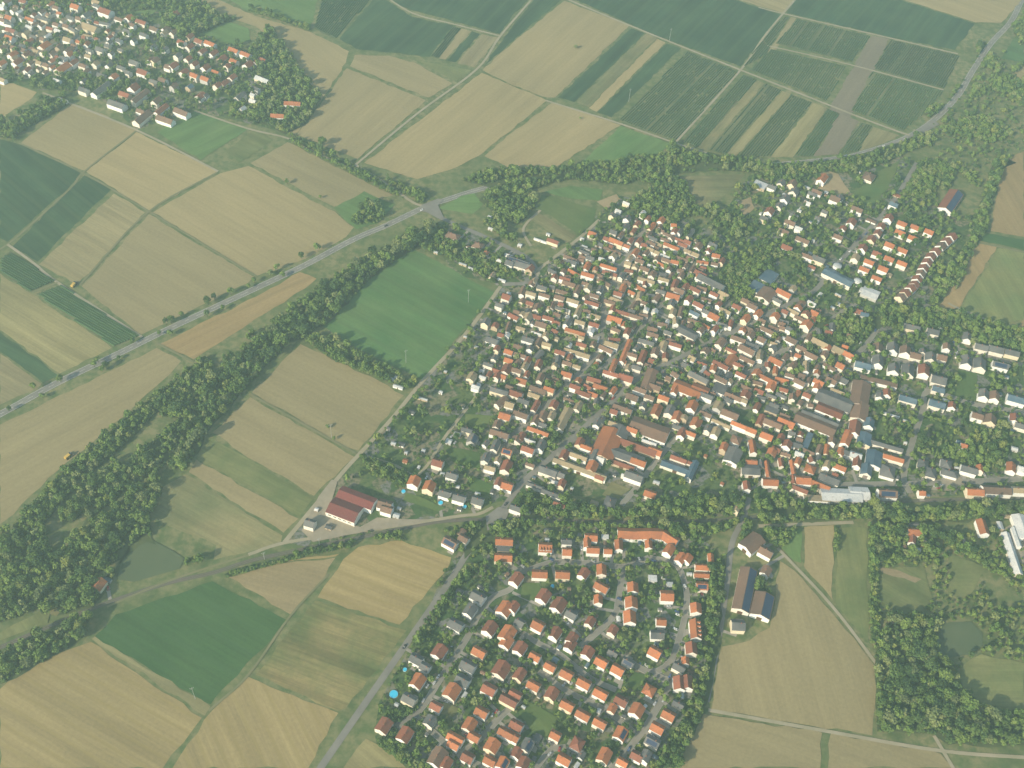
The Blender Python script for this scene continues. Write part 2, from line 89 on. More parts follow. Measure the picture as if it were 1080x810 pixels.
FIELDS = '''
tan 20|0 87 15 88 39 97 33 104 15 115 0 126
tan 25|22 151 76 109 106 119 143 138 89 180
tan 25|91 181 144 139 229 181 157 222
tan 30|161 224 232 183 262 175 307 200 353 223 373 240 365 250 322 273 271 291
tangrey 30|41 279 120 204 153 224 82 300
tan 30|157 226 268 292 261 299 149 353 86 302
tan 25|264 172 303 150 415 206 395 212 352 218
crop 40|0 147 20 152 85 182 71 200 8 255 0 251
crop 40|89 185 117 200 40 276 13 260
vine 30|0 273 11 265 59 297 33 308 0 286
vine 30|38 310 63 300 148 355 121 366
olivetan 30|0 288 33 310 118 367 63 394 0 348
crop 30|0 350 62 396 45 404 0 371
tangrey 30|0 373 44 405 40 410 0 427
orangetan -25|168 363 270 313 316 287 334 294 300 319 270 336 204 379
tan -28|0 448 82 408 165 367 191 381 172 401 142 428 96 468 51 504 15 542 0 553
green 28|435 263 447 268 522 309 508 326 445 401 407 382 366 362 338 343 343 334 371 306 391 294
tan 28|317 363 400 402 426 417 378 475 366 472 266 414
tan 28|264 419 272 424 374 482 331 523 270 487 224 456
olivegreen 28|219 460 270 489 331 525 316 545 270 519 208 483
tan 28|207 485 270 521 315 547 299 562 270 544 199 498
olive 28|196 500 270 547 298 565 296 573 270 580 225 591 228 575 190 560 157 545 167 517
crop2 30|99 672 122 648 224 613 303 654 222 743
olivetan 30|97 674 100 671 222 745 216 755
gold 30|0 727 25 706 76 684 96 677 213 757 172 810 0 810
gold 65|225 748 262 714 357 752 325 810 182 810
olivegold 20|333 633 422 663 429 665 365 747 356 750 269 712
gold 20|423 570 476 588 474 596 421 659 335 630 362 590 378 577
brown 15|241 609 300 594 354 588 342 610 306 648
gold 0|240 606 300 591 358 584 354 587 300 593
olivetan 40|362 810 386 779 420 800 428 810
tan 40|207 0 230 0 270 17 328 34 368 54 365 66 340 104 312 142 306 142 330 118 338 105 318 77 300 50 270 28 225 12
greenlight 25|242 0 335 0 328 29 300 22 262 12
vine -50|339 0 331 30 354 41 390 0
crop -40|393 0 407 0 435 18 478 27 453 60 376 52 358 41
tangrey -50|487 30 497 33 470 63 463 62
crop -50|498 33 506 36 480 66 471 64
tangrey -50|508 36 526 40 500 71 482 67
vine -50|454 60 478 28 486 30 462 62
crop -45|411 0 557 0 540 17 527 36 488 25 432 10
crop -45|563 0 592 0 540 44 509 71 540 29
tan 20|374 58 411 59 437 66 477 88 452 103 369 70
tan -40|366 72 449 106 377 168 313 142 343 104
olivegreen 20|440 64 497 74 481 86
tan -40|508 77 577 106 510 161 480 177 440 189 384 172
tan -35|583 108 655 132 585 177 545 180 511 165 540 140
tan -42|595 1 664 27 585 103 577 103 540 90 509 74 540 46
crop -45|666 30 680 35 606 108 588 103
olive -45|682 35 693 40 621 113 608 108
tan -45|693 41 702 45 629 118 621 114
crop -45|703 46 718 51 645 124 630 119
vine -45|725 54 779 76 712 149 677 137 653 127
greenlight -35|655 133 709 152 682 171 613 171
crop -45|607 0 775 0 825 16 806 38 781 70 690 37
tangrey 20|778 0 838 0 826 14
vine -50|783 71 808 36 827 18 832 18 806 59
tangrey -55|834 18 840 19 813 61 807 60
vine -55|841 20 918 38 898 66 818 46
vine -55|939 42 1012 59 995 94 921 73
mauve -55|919 38 938 41 887 145 861 138
vine -55|813 52 893 70 871 107 790 74
vine -55|919 76 995 96 977 118 952 138 898 117
crop -50|840 0 949 0 1028 25 1007 53 937 39 830 14
tan 20|953 0 1078 0 1056 24 1029 24
vine -50|784 79 798 84 735 156 718 150
olive -50|799 85 806 88 745 159 736 156
vine -50|807 88 824 95 765 163 746 159
olivetan -50|825 96 834 99 777 165 766 163
vine -50|835 100 856 108 812 166 778 165
olivetan -50|858 109 872 114 836 166 813 166
vine -52|873 115 886 120 857 165 837 166
mauve -52|887 121 906 128 884 163 858 165
vine -52|907 129 920 133 905 160 885 163
olivetan -50|921 134 948 143 930 152 906 160
tan 75|823 592 838 602 900 672 927 708 920 776 845 764 750 749 757 705 762 682 790 676 812 662
tan 75|848 556 879 554 878 633 848 598
greenlight 75|824 578 835 560 845 557 845 594 838 592
olivegreen 80|883 557 914 557 916 678 881 636
tan 20|742 753 867 773 865 810 712 810
tan 20|876 774 992 795 1004 810 873 810
orangetan 60|1060 168 1080 160 1080 250 1045 244 1050 210
crop2 20|1040 246 1080 253 1080 264 1034 254
orangetan 60|1031 256 1051 261 1010 326 988 326 992 318
lightgreen 60|1053 262 1080 267 1080 337 1055 342 1011 328
orangetan 60|1069 349 1080 336 1080 350
green 20|1055 62 1080 25 1080 66
tangrey 20|1070 76 1080 70 1080 90
greenlight -25|166 140 206 117 262 136 212 169
greenlight 20|115 0 175 0 160 17 130 12
greenlight 20|203 32 222 17 262 30 264 42 245 48
olivegreen 25|238 160 268 137 288 148 252 172
greenlight 25|352 220 384 202 416 216 398 236 376 242
meadow 30|566 219 571 206 600 212 629 221 626 235 609 247
olive 30|560 232 565 222 608 249 597 257
greenlight 30|573 203 602 196 636 200 632 212 605 210
sandy 30|629 213 650 205 654 210 640 221
greenlight 0|486 207 500 204 510 215 498 226 462 220
meadow 40|491 437 520 439 510 455 490 448
meadow 40|467 471 507 478 507 495 478 488
meadow 40|498 502 520 512 515 523 495 518
olive 0|700 187 786 184 760 210 736 224 722 206
sandy 0|777 214 792 208 796 220 785 228
meadow 0|794 206 812 196 815 204 800 216
meadow 0|897 208 930 180 950 168 936 200 920 218
sandy 30|868 181 882 180 898 205 880 204 862 200
meadow 30|915 330 950 326 930 345 905 360 898 372 890 358
meadow 80|1010 390 1030 394 1028 423 1008 417
meadow 80|1057 440 1066 441 1062 490 1052 500
olivegreen 30|925 600 975 597 984 632 965 650 926 640
sandy 0|926 598 948 602 972 611 965 615 930 604
olivegreen 0|1035 690 1080 700 1080 750 1040 748 1015 725 1012 705
olivegreen 0|1000 582 1040 600 1020 630 1000 625
meadow 40|557 740 588 757 577 777 562 774 545 750
meadow 40|669 709 683 713 672 730 657 722
meadow 40|551 615 569 615 572 624 559 634 549 630
olive 30|468 740 486 748 478 757 462 752
meadow 30|1002 300 1003 301 1004 302
olive 20|645 508 665 516 650 530 635 522
greenlight 20|395 500 402 492 460 508 440 512
meadow 40|428 520 470 536 462 540 425 528
olive 60|40 645 90 600 150 555 160 540 130 590 60 650
olivegreen 60|0 668 30 652 55 640 50 658 0 676
olivegreen 30|120 520 165 485 190 470 175 495 130 535 60 575
'''
ROADS = '''
asphalt 7 main|-40 456 0 437 62 403 127 372 182 345 270 304 321 280 372 253 407 238 445 220 470 211 505 200 532 194 620 184 700 180 810 174 883 167 911 161 952 147 982 129 1010 101 1025 76 1045 46 1066 23 1078 0 1095 -25
asphalt 5.5 lane|325 830 338 810 430 677 468 622 492 585 510 558 528 540 553 507 590 475 630 438 647 423 667 403 720 376 762 355 787 343 813 330 837 318 857 308 870 295 880 283 900 260 940 215 967 172
rail 4.6 railway|-30 696 0 683 56 659 89 645 121 633 177 615 225 604 270 590 346 574 422 558 465 550 523 548 600 550 700 551 790 546 900 532 1000 527 1100 525
track 2 lane|113 640 180 612 270 583
track 3.2 lane|262 585 303 572 391 559 480 545 505 542 520 535
asphalt 5 street|688 228 683 235 667 260 662 273 655 282 640 308 636 318 637 337 632 363 625 378 605 400 573 430 540 460 522 480 500 492
track 4 lane|528 302 503 337 480 365 444 404 413 442 380 478 360 500 300 572
track 3 lane|513 405 493 430 470 460 442 500 417 491 380 479
asphalt 5.5 lane|446 220 472 233 512 250 538 262 557 273 567 288 560 298 530 300
track 4 lane|632 232 610 252 583 273 567 288 590 300 640 308
asphalt 4.5 street|655 533 673 512 693 485 720 453 733 437 762 418 775 405 800 386 825 371 850 354 862 347 880 335 900 321
asphalt 4.5 street|702 316 678 343 650 372 632 392 606 400
asphalt 5 street|960 520 953 503 962 467 973 433 978 413 1007 420 1030 427 1100 438
asphalt 4.5 street|1008 348 1008 373 1004 405 1007 420
asphalt 4.5 street|1010 368 1050 378 1100 390
asphalt 4 street|905 372 947 380 970 386 978 413
asphalt 5 street|840 512 900 511 960 510 1017 508 1100 504
asphalt 4.5 street|900 321 915 330 925 345 905 372 880 380
asphalt 5 street|506 563 520 571 545 602 585 593 630 595 655 598 670 595 685 588
asphalt 4.5 street|545 602 540 620 520 630 505 648 493 672 467 712 442 750 418 767
asphalt 4.5 street|440 757 482 794 520 815
asphalt 4.5 street|484 796 507 778 532 752 550 738
asphalt 4.5 street|600 690 623 673 647 650 652 633 657 600
asphalt 4.5 street|685 588 712 595 722 615 724 640 715 678 705 700 687 709 668 701
asphalt 4.5 street|687 709 700 716 708 720 690 752 680 768 657 798 640 820
asphalt 4 street|562 815 580 792 597 788
asphalt 4 street|568 708 600 730 640 750 672 775
asphalt 4 street|550 667 565 677 590 690 622 715 650 728
asphalt 5 lane|790 525 784 547 772 573 767 613 758 672 745 740
track 3.5 lane|800 555 850 553 900 551
track 3 lane|820 578 878 640 930 708
track 3 lane|747 749 870 771 992 792 1095 800
track 3 lane|985 776 1008 815
asphalt 4 lane|-0 0 1 0
track 3 lane|375 174 440 120 503 73 527 39 562 -2
track 3.5 lane|590 -6 600 0 664 27 781 74 950 140 965 137
track 3 lane|400 -8 435 14 480 26 527 38
track 3 lane|712 151 781 74 808 36 845 -8
track 3 lane|575 106 655 131 712 151 760 166
track 3 lane|800 8 828 15 937 40 1010 57
track 3 lane|808 48 895 68 995 95
track 2.5 lane|20 151 88 183 157 223 271 292
track 2.5 lane|144 138 89 181 73 200 8 258 -20 268
track 2.5 lane|229 182 156 224 84 301
track 3 lane|45 98 143 137 230 181
track 3 lane|205 117 262 136 303 146 330 160 375 180
track 3 lane|8 258 36 278 62 299 150 356
track 2.5 lane|34 309 61 298
track 2.5 lane|264 416 376 479
track 3.5 lane|375 174 410 196 436 214 450 218
track 2 lane|220 750 262 712 306 650 346 606
track 3 lane|1000 320 1012 326 1060 345
track 2.5 lane|1025 255 1080 266
track 2.5 lane|165 362 204 382
track 3 lane|560 260 552 245 556 235 570 222
asphalt 4 lane|640 -100 641 -100
'''
WOODS = '''
wood .9 6|16 556 30 540 60 505 100 470 150 428 165 416 175 425 150 452 120 478 85 512 58 540 40 560
wood .5 5|150 428 195 393 240 362 268 352 240 385 205 412 175 440 160 440
wood 1.0 7|85 520 120 486 135 498 110 516 90 540 75 552 62 548
wood 1.0 8|28 560 45 552 52 575 60 600 64 640 44 648 36 605
wood 1.0 9|175 440 215 405 250 375 300 335 345 300 395 268 440 245 466 238 452 255 432 264 392 293 345 342 300 366 265 404 222 452 196 496 175 495 195 465 200 445
wood .7 6|160 465 190 440 195 465 170 495 130 520 100 545 85 560 110 520
wood .95 8|60 600 75 570 110 545 140 520 165 500 172 515 158 545 160 570 128 590 105 605 100 640 60 645
wood .7 6|60 650 130 590 155 560 165 575 145 565 125 602 98 640
wood .8 6|0 560 30 560 36 600 45 640 0 658
wood .9 8|0 690 50 668 98 648 88 672 60 690 0 722
hedge .9 6|168 578 190 588 205 590 215 592 190 600 180 590
hedge 1.0 6|316 355 350 357 380 375 420 396 440 405 430 412 400 400 350 380
hedge .6 5|465 240 480 250 530 272 550 290 520 300 480 275 440 262 455 250
wood .75 7|486 190 520 182 560 178 610 178 640 172 700 165 712 152 720 160 800 170 810 184 760 180 690 185 660 195 600 190 560 200 565 218 545 238 520 225 505 212 520 200
wood .5 6|508 225 530 225 550 238 548 258 530 252 512 240
wood .55 6|640 190 690 186 720 190 735 222 760 212 785 205 790 230 775 260 770 290 735 285 720 255 690 240 670 225 655 210
wood .45 6|775 260 800 245 830 260 850 280 855 295 825 300 800 320 775 318 765 300
wood .8 6|800 174 880 170 950 150 975 142 985 152 960 160 900 185 865 180 830 195 805 190
wood .55 6|975 120 1000 105 1020 80 1030 60 1028 30 1050 25 1045 40 1020 85 1008 108 985 132
wood .42 5.5|972 150 1010 130 1030 110 1080 110 1080 160 1058 172 1045 205 1036 250 1020 285 1000 318 985 330 975 320 1000 285 1025 240 1030 200 1010 180 1000 200 985 220 965 225 945 215 960 180
wood .35 6|1040 50 1080 15 1080 110 1020 110
wood .6 5|895 225 930 220 985 225 960 205 960 190 985 200 990 215 1000 225 985 232
wood .9 7|850 340 905 330 985 328 1080 350 1080 372 1010 362 990 352 930 345 900 365 880 360
wood .5 7|980 420 1060 440 1060 490 1040 500 960 500 968 470
hedge 1 7|540 528 560 520 620 533 660 540 720 520 790 530 790 575 770 560 720 572 690 565 640 558 560 556 540 560
wood 1 7|795 525 850 530 900 530 960 540 1000 535 1080 530 1080 548 1000 550 900 548 800 553
wood .9 7|915 555 960 548 985 560 984 588 972 594 960 588 940 596 918 596
hedge 1 6|985 557 1000 562 1058 600 1080 606 1080 613 1052 608 985 567
wood .35 5|985 585 1020 595 1050 620 1056 645 1030 652 1000 645 985 630
wood 1 8|922 672 945 652 975 650 990 655 986 690 996 700 1010 735 1030 752 1080 752 1080 786 1000 786 988 778 985 774 925 772
wood .35 5|1045 640 1080 650 1080 700 1050 700
wood .5 5|990 695 1020 692 1015 705 1000 705
wood 1.0 6|748 590 764 590 762 650 752 720 738 752 715 810 690 810 725 752 744 700
wood 1 6|480 560 505 552 520 545 560 555 540 570 525 600 510 570 490 590
hedge .8 5|432 676 470 622 498 598 505 600 480 625 445 680
hedge .7 5|395 780 412 790 440 800 460 815 440 815 410 795
wood .9 6|785 615 805 610 815 640 812 625 800 620 790 640
hedge .9 6|805 545 840 556 835 570 822 580 805 570
wood .9 7|1072 172 1062 168 1046 205 1038 245 1012 290 986 326 978 320 1004 284 1030 240 1038 200 1052 165
wood .9 7|282 30 300 50 320 80 338 105 325 130 300 142 285 132 262 128 280 100 262 60
wood .9 7|170 18 205 5 225 15 250 20 200 40 180 40
hedge 1 6|303 142 330 155 370 175 420 195 450 208 445 216 400 200 340 168 305 150
hedge .9 5|262 12 300 24 328 34 326 30 300 20 265 8
wood .9 6|12 130 40 110 70 100 70 112 30 135 15 148 0 145 0 125
hedge .8 5|60 75 150 95 130 100 50 95 30 90
wood .6 6|245 105 290 100 300 120 270 130 240 120
wood .7 6|0 0 180 0 190 10 120 12 60 10 0 12
wood .6 6|385 200 415 215 400 235 370 240 380 215
hedge .5 4|880 557 884 557 880 638 877 634
hedge .8 4|917 557 922 557 928 670 918 680
hedge .8 5|385 568 440 556 470 560 490 575 478 588 440 572
hedge .8 4|310 582 372 570 374 577 310 590
hedge .9 2.5|240 606 346 579 346 581 240 609
hedge .9 2.5|346 571 422 555 500 545 500 547 422 557 346 574
hedge .8 3.5|408 752 440 740 448 770 420 800 400 790
hedge .9 5|380 480 420 495 440 505 425 515 390 500
'''
# lone trees, along the roads and in the fields: x y height
LONE = '''63 400 8;99 385 7;103 380 6;112 386 8;175 340 7;180 338 8;191 332 6;168 352 5;219 318 9;226 314 7;243 308 8;218 332 7;235 325 6;268 296 6;180 352 6;335 262 8;318 270 7;292 283 8;285 288 6;298 290 6;340 150 11;35 408 7;10 432 5;45 418 5;108 390 5;125 378 4;303 192 6;338 208 4;346 450 4;352 463 4;140 360 5;262 302 5;960 460 8;720 158 5;990 435 8;1046 560 6;996 696 8;998 702 9;946 720 8;1008 360 5;945 355 8;612 125 3;607 50 5'''
# ------------------------------------------------------------------ helpers
import bpy, bmesh, math, random
import numpy as np
from mathutils import Vector, Matrix
random.seed(7); rng = np.random.default_rng(7)
scene = bpy.context.scene
COL = scene.collection
R = math.radians
F, PITCH, ROLL, H = 1150.0, R(48), R(5), 800.0
fwd = np.array([0, math.cos(PITCH), -math.sin(PITCH)]); rt = np.array([1., 0, 0]); up = np.cross(rt, fwd)
rt2 = rt*math.cos(ROLL)+up*math.sin(ROLL); up2 = -rt*math.sin(ROLL)+up*math.cos(ROLL)
def G(x, y, z=0.0):
    d = fwd*F + rt2*(x-540) - up2*(y-405)
    t = (H-z)/-d[2]
    return np.array([d[0]*t, d[1]*t])
def PX(p):
    q = np.array([p[0], p[1], p[2] if len(p) > 2 else 0.0]) - np.array([0, 0, H])
    w = q@fwd
    return 540+F*(q@rt2)/w, 405-F*(q@up2)/w
def scale_at(p):            # photo pixels per metre at a ground point
    q = np.array([p[0], p[1], -H]); return F/(q@fwd)

def tag(o, label, cat, group=None, kind=None):
    o['label'] = label; o['category'] = cat
    if group: o['group'] = group
    if kind: o['kind'] = kind
    return o
def link(o, parent=None):
    COL.objects.link(o)
    if parent is not None: o.parent = parent
    return o
def empty(name, loc, rz=0.0):
    o = bpy.data.objects.new(name, None); o.location = loc; o.rotation_euler = (0, 0, rz); o.empty_display_size = 2
    return link(o)
class MB:
    """collects faces for one mesh"""
    def __init__(s): s.v = []; s.f = []; s.m = []
    def face(s, pts, m=0):
        i = len(s.v); s.v += [tuple(p) for p in pts]; s.f.append(tuple(range(i, i+len(pts)))); s.m.append(m)
    def box(s, x0, x1, y0, y1, z0, z1, m=0, skip=()):
        i = len(s.v)
        s.v += [(x0,y0,z0),(x1,y0,z0),(x1,y1,z0),(x0,y1,z0),(x0,y0,z1),(x1,y0,z1),(x1,y1,z1),(x0,y1,z1)]
        for k, q in enumerate(((3,2,1,0),(4,5,6,7),(0,1,5,4),(1,2,6,5),(2,3,7,6),(3,0,4,7))):
            if k in skip: continue
            s.f.append(tuple(i+j for j in q)); s.m.append(m)
    def prism(s, ring0, ring1, m=0, caps=True):
        i = len(s.v); n = len(ring0)
        s.v += [tuple(p) for p in ring0]+[tuple(p) for p in ring1]
        for k in range(n):
            s.f.append((i+k, i+(k+1)%n, i+n+(k+1)%n, i+n+k)); s.m.append(m)
        if caps:
            s.f.append(tuple(i+n-1-k for k in range(n))); s.m.append(m)
            s.f.append(tuple(i+n+k for k in range(n))); s.m.append(m)
    def tube(s, p0, p1, r0, r1, n=6, m=0):
        p0 = Vector(p0); p1 = Vector(p1); z = (p1-p0).normalized()
        a = z.orthogonal().normalized(); b = z.cross(a)
        A = [p0+(a*math.cos(2*math.pi*k/n)+b*math.sin(2*math.pi*k/n))*r0 for k in range(n)]
        B = [p1+(a*math.cos(2*math.pi*k/n)+b*math.sin(2*math.pi*k/n))*r1 for k in range(n)]
        s.prism(A, B, m)
    def add(s, other, mat4=None, mslot=None):
        i = len(s.v)
        s.v += [tuple(mat4@Vector(p)) for p in other.v] if mat4 is not None else other.v
        for f, m in zip(other.f, other.m):
            s.f.append(tuple(i+j for j in f)); s.m.append(m if mslot is None else mslot)
    def mesh(s, name, mats):
        me = bpy.data.meshes.new(name); me.from_pydata(s.v, [], s.f)
        for m in mats: me.materials.append(m)
        if len(mats) > 1: me.polygons.foreach_set('material_index', s.m)
        me.update(); return me
    def build(s, name, mats, parent=None):
        if not isinstance(mats, (list, tuple)): mats = [mats]
        return link(bpy.data.objects.new(name, s.mesh(name, mats)), parent)

# ------------------------------------------------------------------ materials
def nodes(name):
    m = bpy.data.materials.new(name); m.use_nodes = True
    nt = m.node_tree; b = nt.nodes['Principled BSDF']; return m, nt, b
def N(nt, t, **kw):
    n = nt.nodes.new(t)
    for k, v in kw.items():
        if k in n.inputs.keys(): n.inputs[k].default_value = v
        else: setattr(n, k, v)
    return n
def mixc(nt, fac, a, b, mode='MIX'):
    n = nt.nodes.new('ShaderNodeMix'); n.data_type = 'RGBA'; n.blend_type = mode; n.clamp_factor = True
    for s, v in ((n.inputs[0], fac), (n.inputs[6], a), (n.inputs[7], b)):
        if isinstance(v, (int, float)): s.default_value = v
        elif isinstance(v, tuple): s.default_value = (*v, 1)
        else: nt.links.new(v, s)
    return n.outputs[2]
def ramp(nt, fac, p0, p1, c0=(0,0,0), c1=(1,1,1)):
    n = nt.nodes.new('ShaderNodeValToRGB'); e = n.color_ramp.elements
    e[0].position = p0; e[0].color = (*c0, 1); e[1].position = p1; e[1].color = (*c1, 1)
    nt.links.new(fac, n.inputs[0]); return n.outputs[0]
def coords(nt, kind, sc=(1,1,1), rot=0.0):
    t = nt.nodes.new('ShaderNodeTexCoord') if kind != 'pos' else nt.nodes.new('ShaderNodeNewGeometry')
    mp = nt.nodes.new('ShaderNodeMapping'); mp.inputs['Scale'].default_value = sc; mp.inputs['Rotation'].default_value = (0,0,rot)
    nt.links.new(t.outputs['Position' if kind == 'pos' else kind], mp.inputs[0]); return mp.outputs[0]
def noise(nt, vec, scale, detail=3.0, rough=.6):
    n = N(nt, 'ShaderNodeTexNoise', Scale=scale, Detail=detail, Roughness=rough); nt.links.new(vec, n.inputs['Vector']); return n.outputs[0]
def scalec(c, k): return tuple(min(1, x*k) for x in c)

def mat_field(name, c1, c2, streak=.5, mott=.6, tram=0.0, tramc=(.1,.12,.05), period=16.0):
    """crop or stubble: streaks along the local X axis (the working direction), large mottling, tram lines"""
    m, nt, b = nodes(name)
    oi = nt.nodes.new('ShaderNodeObjectInfo')
    def ocoords(sc):
        t = nt.nodes.new('ShaderNodeTexCoord'); mp = nt.nodes.new('ShaderNodeMapping'); mp.inputs['Scale'].default_value = sc
        cm_ = nt.nodes.new('ShaderNodeCombineXYZ'); mu = nt.nodes.new('ShaderNodeMath'); mu.operation = 'MULTIPLY'; mu.inputs[1].default_value = 900.0
        nt.links.new(oi.outputs['Random'], mu.inputs[0])
        for k in range(3): nt.links.new(mu.outputs[0], cm_.inputs[k])
        nt.links.new(t.outputs['Object'], mp.inputs[0]); nt.links.new(cm_.outputs[0], mp.inputs['Location']); return mp.outputs[0]
    s1 = noise(nt, ocoords((.005, .07, 1)), 1.0, 5, .7)
    s2 = noise(nt, ocoords((.015, .5, 1)), 1.0, 4, .7)
    mo = noise(nt, coords(nt, 'pos'), .014, 7, .66)
    fi = noise(nt, coords(nt, 'pos'), .35, 4, .7)
    c = mixc(nt, ramp(nt, mo, .5-.18/max(mott,.05)*.5-.05, .5+.18/max(mott,.05)*.5+.05), c1, c2)
    st = ramp(nt, s1, .36, .66, (1-streak*.35,)*3, (1+streak*.3,)*3)
    c = mixc(nt, 1.0, c, st, 'MULTIPLY')
    st2 = ramp(nt, s2, .3, .7, (1-streak*.22,)*3, (1+streak*.2,)*3)
    c = mixc(nt, 1.0, c, st2, 'MULTIPLY')
    c = mixc(nt, 1.0, c, ramp(nt, fi, .25, .75, (.86,.86,.86), (1.12,1.12,1.12)), 'MULTIPLY')
    big = noise(nt, coords(nt, 'pos'), .007, 4, .6)
    c = mixc(nt, 1.0, c, ramp(nt, big, .3, .7, (.84,.86,.86), (1.14,1.12,1.1)), 'MULTIPLY')
    c = mixc(nt, 1.0, c, ramp(nt, oi.outputs['Random'], 0, 1, (.86,.88,.88), (1.12,1.09,1.04)), 'MULTIPLY')
    if tram > 0:
        w = nt.nodes.new('ShaderNodeTexWave'); w.bands_direction = 'Y'; w.inputs['Scale'].default_value = 2*math.pi/20/period; w.inputs['Distortion'].default_value = .25
        w.inputs['Detail'].default_value = 1
        nt.links.new(coords(nt, 'Object'), w.inputs['Vector'])
        tf = ramp(nt, w.outputs[1], .84, .97, (0,0,0), (tram,)*3)
        c = mixc(nt, tf, c, tramc)
    nt.links.new(c, b.inputs['Base Color']); b.inputs['Roughness'].default_value = .95; b.inputs['Specular IOR Level'].default_value = .15
    return m
HEADM = {}
FM = {
 'tan':      mat_field('stubble', (.345,.275,.142), (.29,.235,.122), .28, .5, .18, (.26,.21,.11)),
 'tangrey':  mat_field('stubble_grey', (.325,.265,.138), (.26,.22,.115), .6, .5, .25, (.2,.19,.1), 9),
 'orangetan':mat_field('stubble_orange', (.35,.24,.11), (.30,.22,.11), .4, .5, .1),
 'gold':     mat_field('wheat_stubble', (.35,.265,.122), (.29,.23,.11), .45, .5, .4, (.27,.21,.075), 12),
 'olivegold':mat_field('regrowing_stubble', (.29,.235,.105), (.125,.15,.055), .9, 1.6),
 'olivetan': mat_field('weedy_stubble', (.29,.25,.12), (.235,.21,.10), .6, .8),
 'brown':    mat_field('ploughed', (.28,.225,.125), (.25,.20,.11), .35, .5),
 'mauve':    mat_field('bare_soil', (.255,.205,.145), (.235,.195,.13), .3, .5),
 'olive':    mat_field('fallow', (.155,.165,.075), (.23,.20,.10), .6, 1.2),
 'olivegreen':mat_field('rough_grass', (.125,.16,.058), (.20,.20,.085), .5, 1.0),
 'green':    mat_field('beet', (.068,.155,.05), (.10,.17,.06), .5, .9, .25, (.10,.15,.06), 20),
 'crop':     mat_field('maize', (.034,.075,.036), (.055,.10,.044), .8, .8, .35, (.075,.115,.05), 22),
 'crop2':    mat_field('dark_beet', (.040,.098,.030), (.052,.108,.036), .5, .8, .25, (.06,.12,.05), 20),
 'greenlight':mat_field('pasture', (.10,.19,.055), (.13,.20,.068), .5, .9),
 'meadow':   mat_field('lawn', (.075,.135,.04), (.115,.15,.05), .3, 1.2),
 'lightgreen':mat_field('mown_meadow', (.27,.26,.10), (.17,.205,.075), .5, 1.4),
 'sandy':    mat_field('sand', (.36,.27,.16), (.27,.22,.13), .3, 1.2),
 'vine':     mat_field('vineyard_soil', (.085,.115,.052), (.15,.15,.075), .5, .9),
}
for k_, c1_, c2_, st_ in (('tan',(.325,.255,.12),(.27,.23,.11),.5),('tangrey',(.28,.24,.14),(.25,.22,.13),.5),('gold',(.32,.245,.11),(.26,.215,.095),.5),('green',(.075,.14,.05),(.10,.15,.06),.6),('crop',(.055,.10,.048),(.08,.115,.055),.6),('crop2',(.05,.115,.045),(.06,.12,.048),.5)):
    HEADM[FM[k_].name] = mat_field('headland_of_'+FM[k_].name, c1_, c2_, st_, .8)
def mat_ground():
    m, nt, b = nodes('dry_grass')
    p = coords(nt, 'pos')
    a = noise(nt, p, .01, 6, .6); f = noise(nt, p, .12, 5, .65)
    c = mixc(nt, ramp(nt, a, .38, .62), (.15,.165,.07), (.24,.215,.105))
    c = mixc(nt, ramp(nt, f, .4, .62), c, (.09,.13,.045)); q = noise(nt, p, .035, 5, .7); c = mixc(nt, ramp(nt, q, .52, .68), c, (.07,.105,.036))
    nt.links.new(c, b.inputs['Base Color']); b.inputs['Roughness'].default_value = .95; b.inputs['Specular IOR Level'].default_value = .1; return m
def mat_garden():
    """gardens and yards: lawns, beds, gravel and paving in plots"""
    m, nt, b = nodes('garden_ground')
    p = coords(nt, 'pos')
    v = nt.nodes.new('ShaderNodeTexVoronoi'); v.inputs['Scale'].default_value = .075; v.distance = 'CHEBYCHEV'
    nt.links.new(coords(nt, 'pos', (1,1,1), R(-35)), v.inputs['Vector'])
    f = noise(nt, p, .25, 5, .65); g = noise(nt, p, .05, 4, .6)
    h = nt.nodes.new('ShaderNodeSeparateColor'); nt.links.new(v.outputs['Color'], h.inputs[0])
    c = mixc(nt, ramp(nt, h.outputs[0], .3, .7), (.06,.11,.036), (.115,.15,.055))
    c = mixc(nt, ramp(nt, h.outputs[1], .72, .76), c, (.22,.19,.125))
    c = mixc(nt, ramp(nt, h.outputs[2], .78, .82), c, (.19,.185,.17))
    c = mixc(nt, ramp(nt, f, .45, .62), c, (.045,.082,.03))
    c = mixc(nt, ramp(nt, g, .56, .74), c, (.18,.17,.09))
    nt.links.new(c, b.inputs['Base Color']); b.inputs['Roughness'].default_value = .95; b.inputs['Specular IOR Level'].default_value = .1; return m
def mat_mix(name, c1, c2, sc=.3, rough=.9, spec=.2, rnd=.0, lo=.35, hi=.65):
    m, nt, b = nodes(name)
    c = mixc(nt, ramp(nt, noise(nt, coords(nt, 'pos'), sc, 5, .65), lo, hi), c1, c2)
    if rnd:
        oi = nt.nodes.new('ShaderNodeObjectInfo')
        c = mixc(nt, 1.0, c, ramp(nt, oi.outputs['Random'], 0, 1, (1-rnd,)*3, (1+rnd,)*3), 'MULTIPLY')
    nt.links.new(c, b.inputs['Base Color']); b.inputs['Roughness'].default_value = rough; b.inputs['Specular IOR Level'].default_value = spec; return m
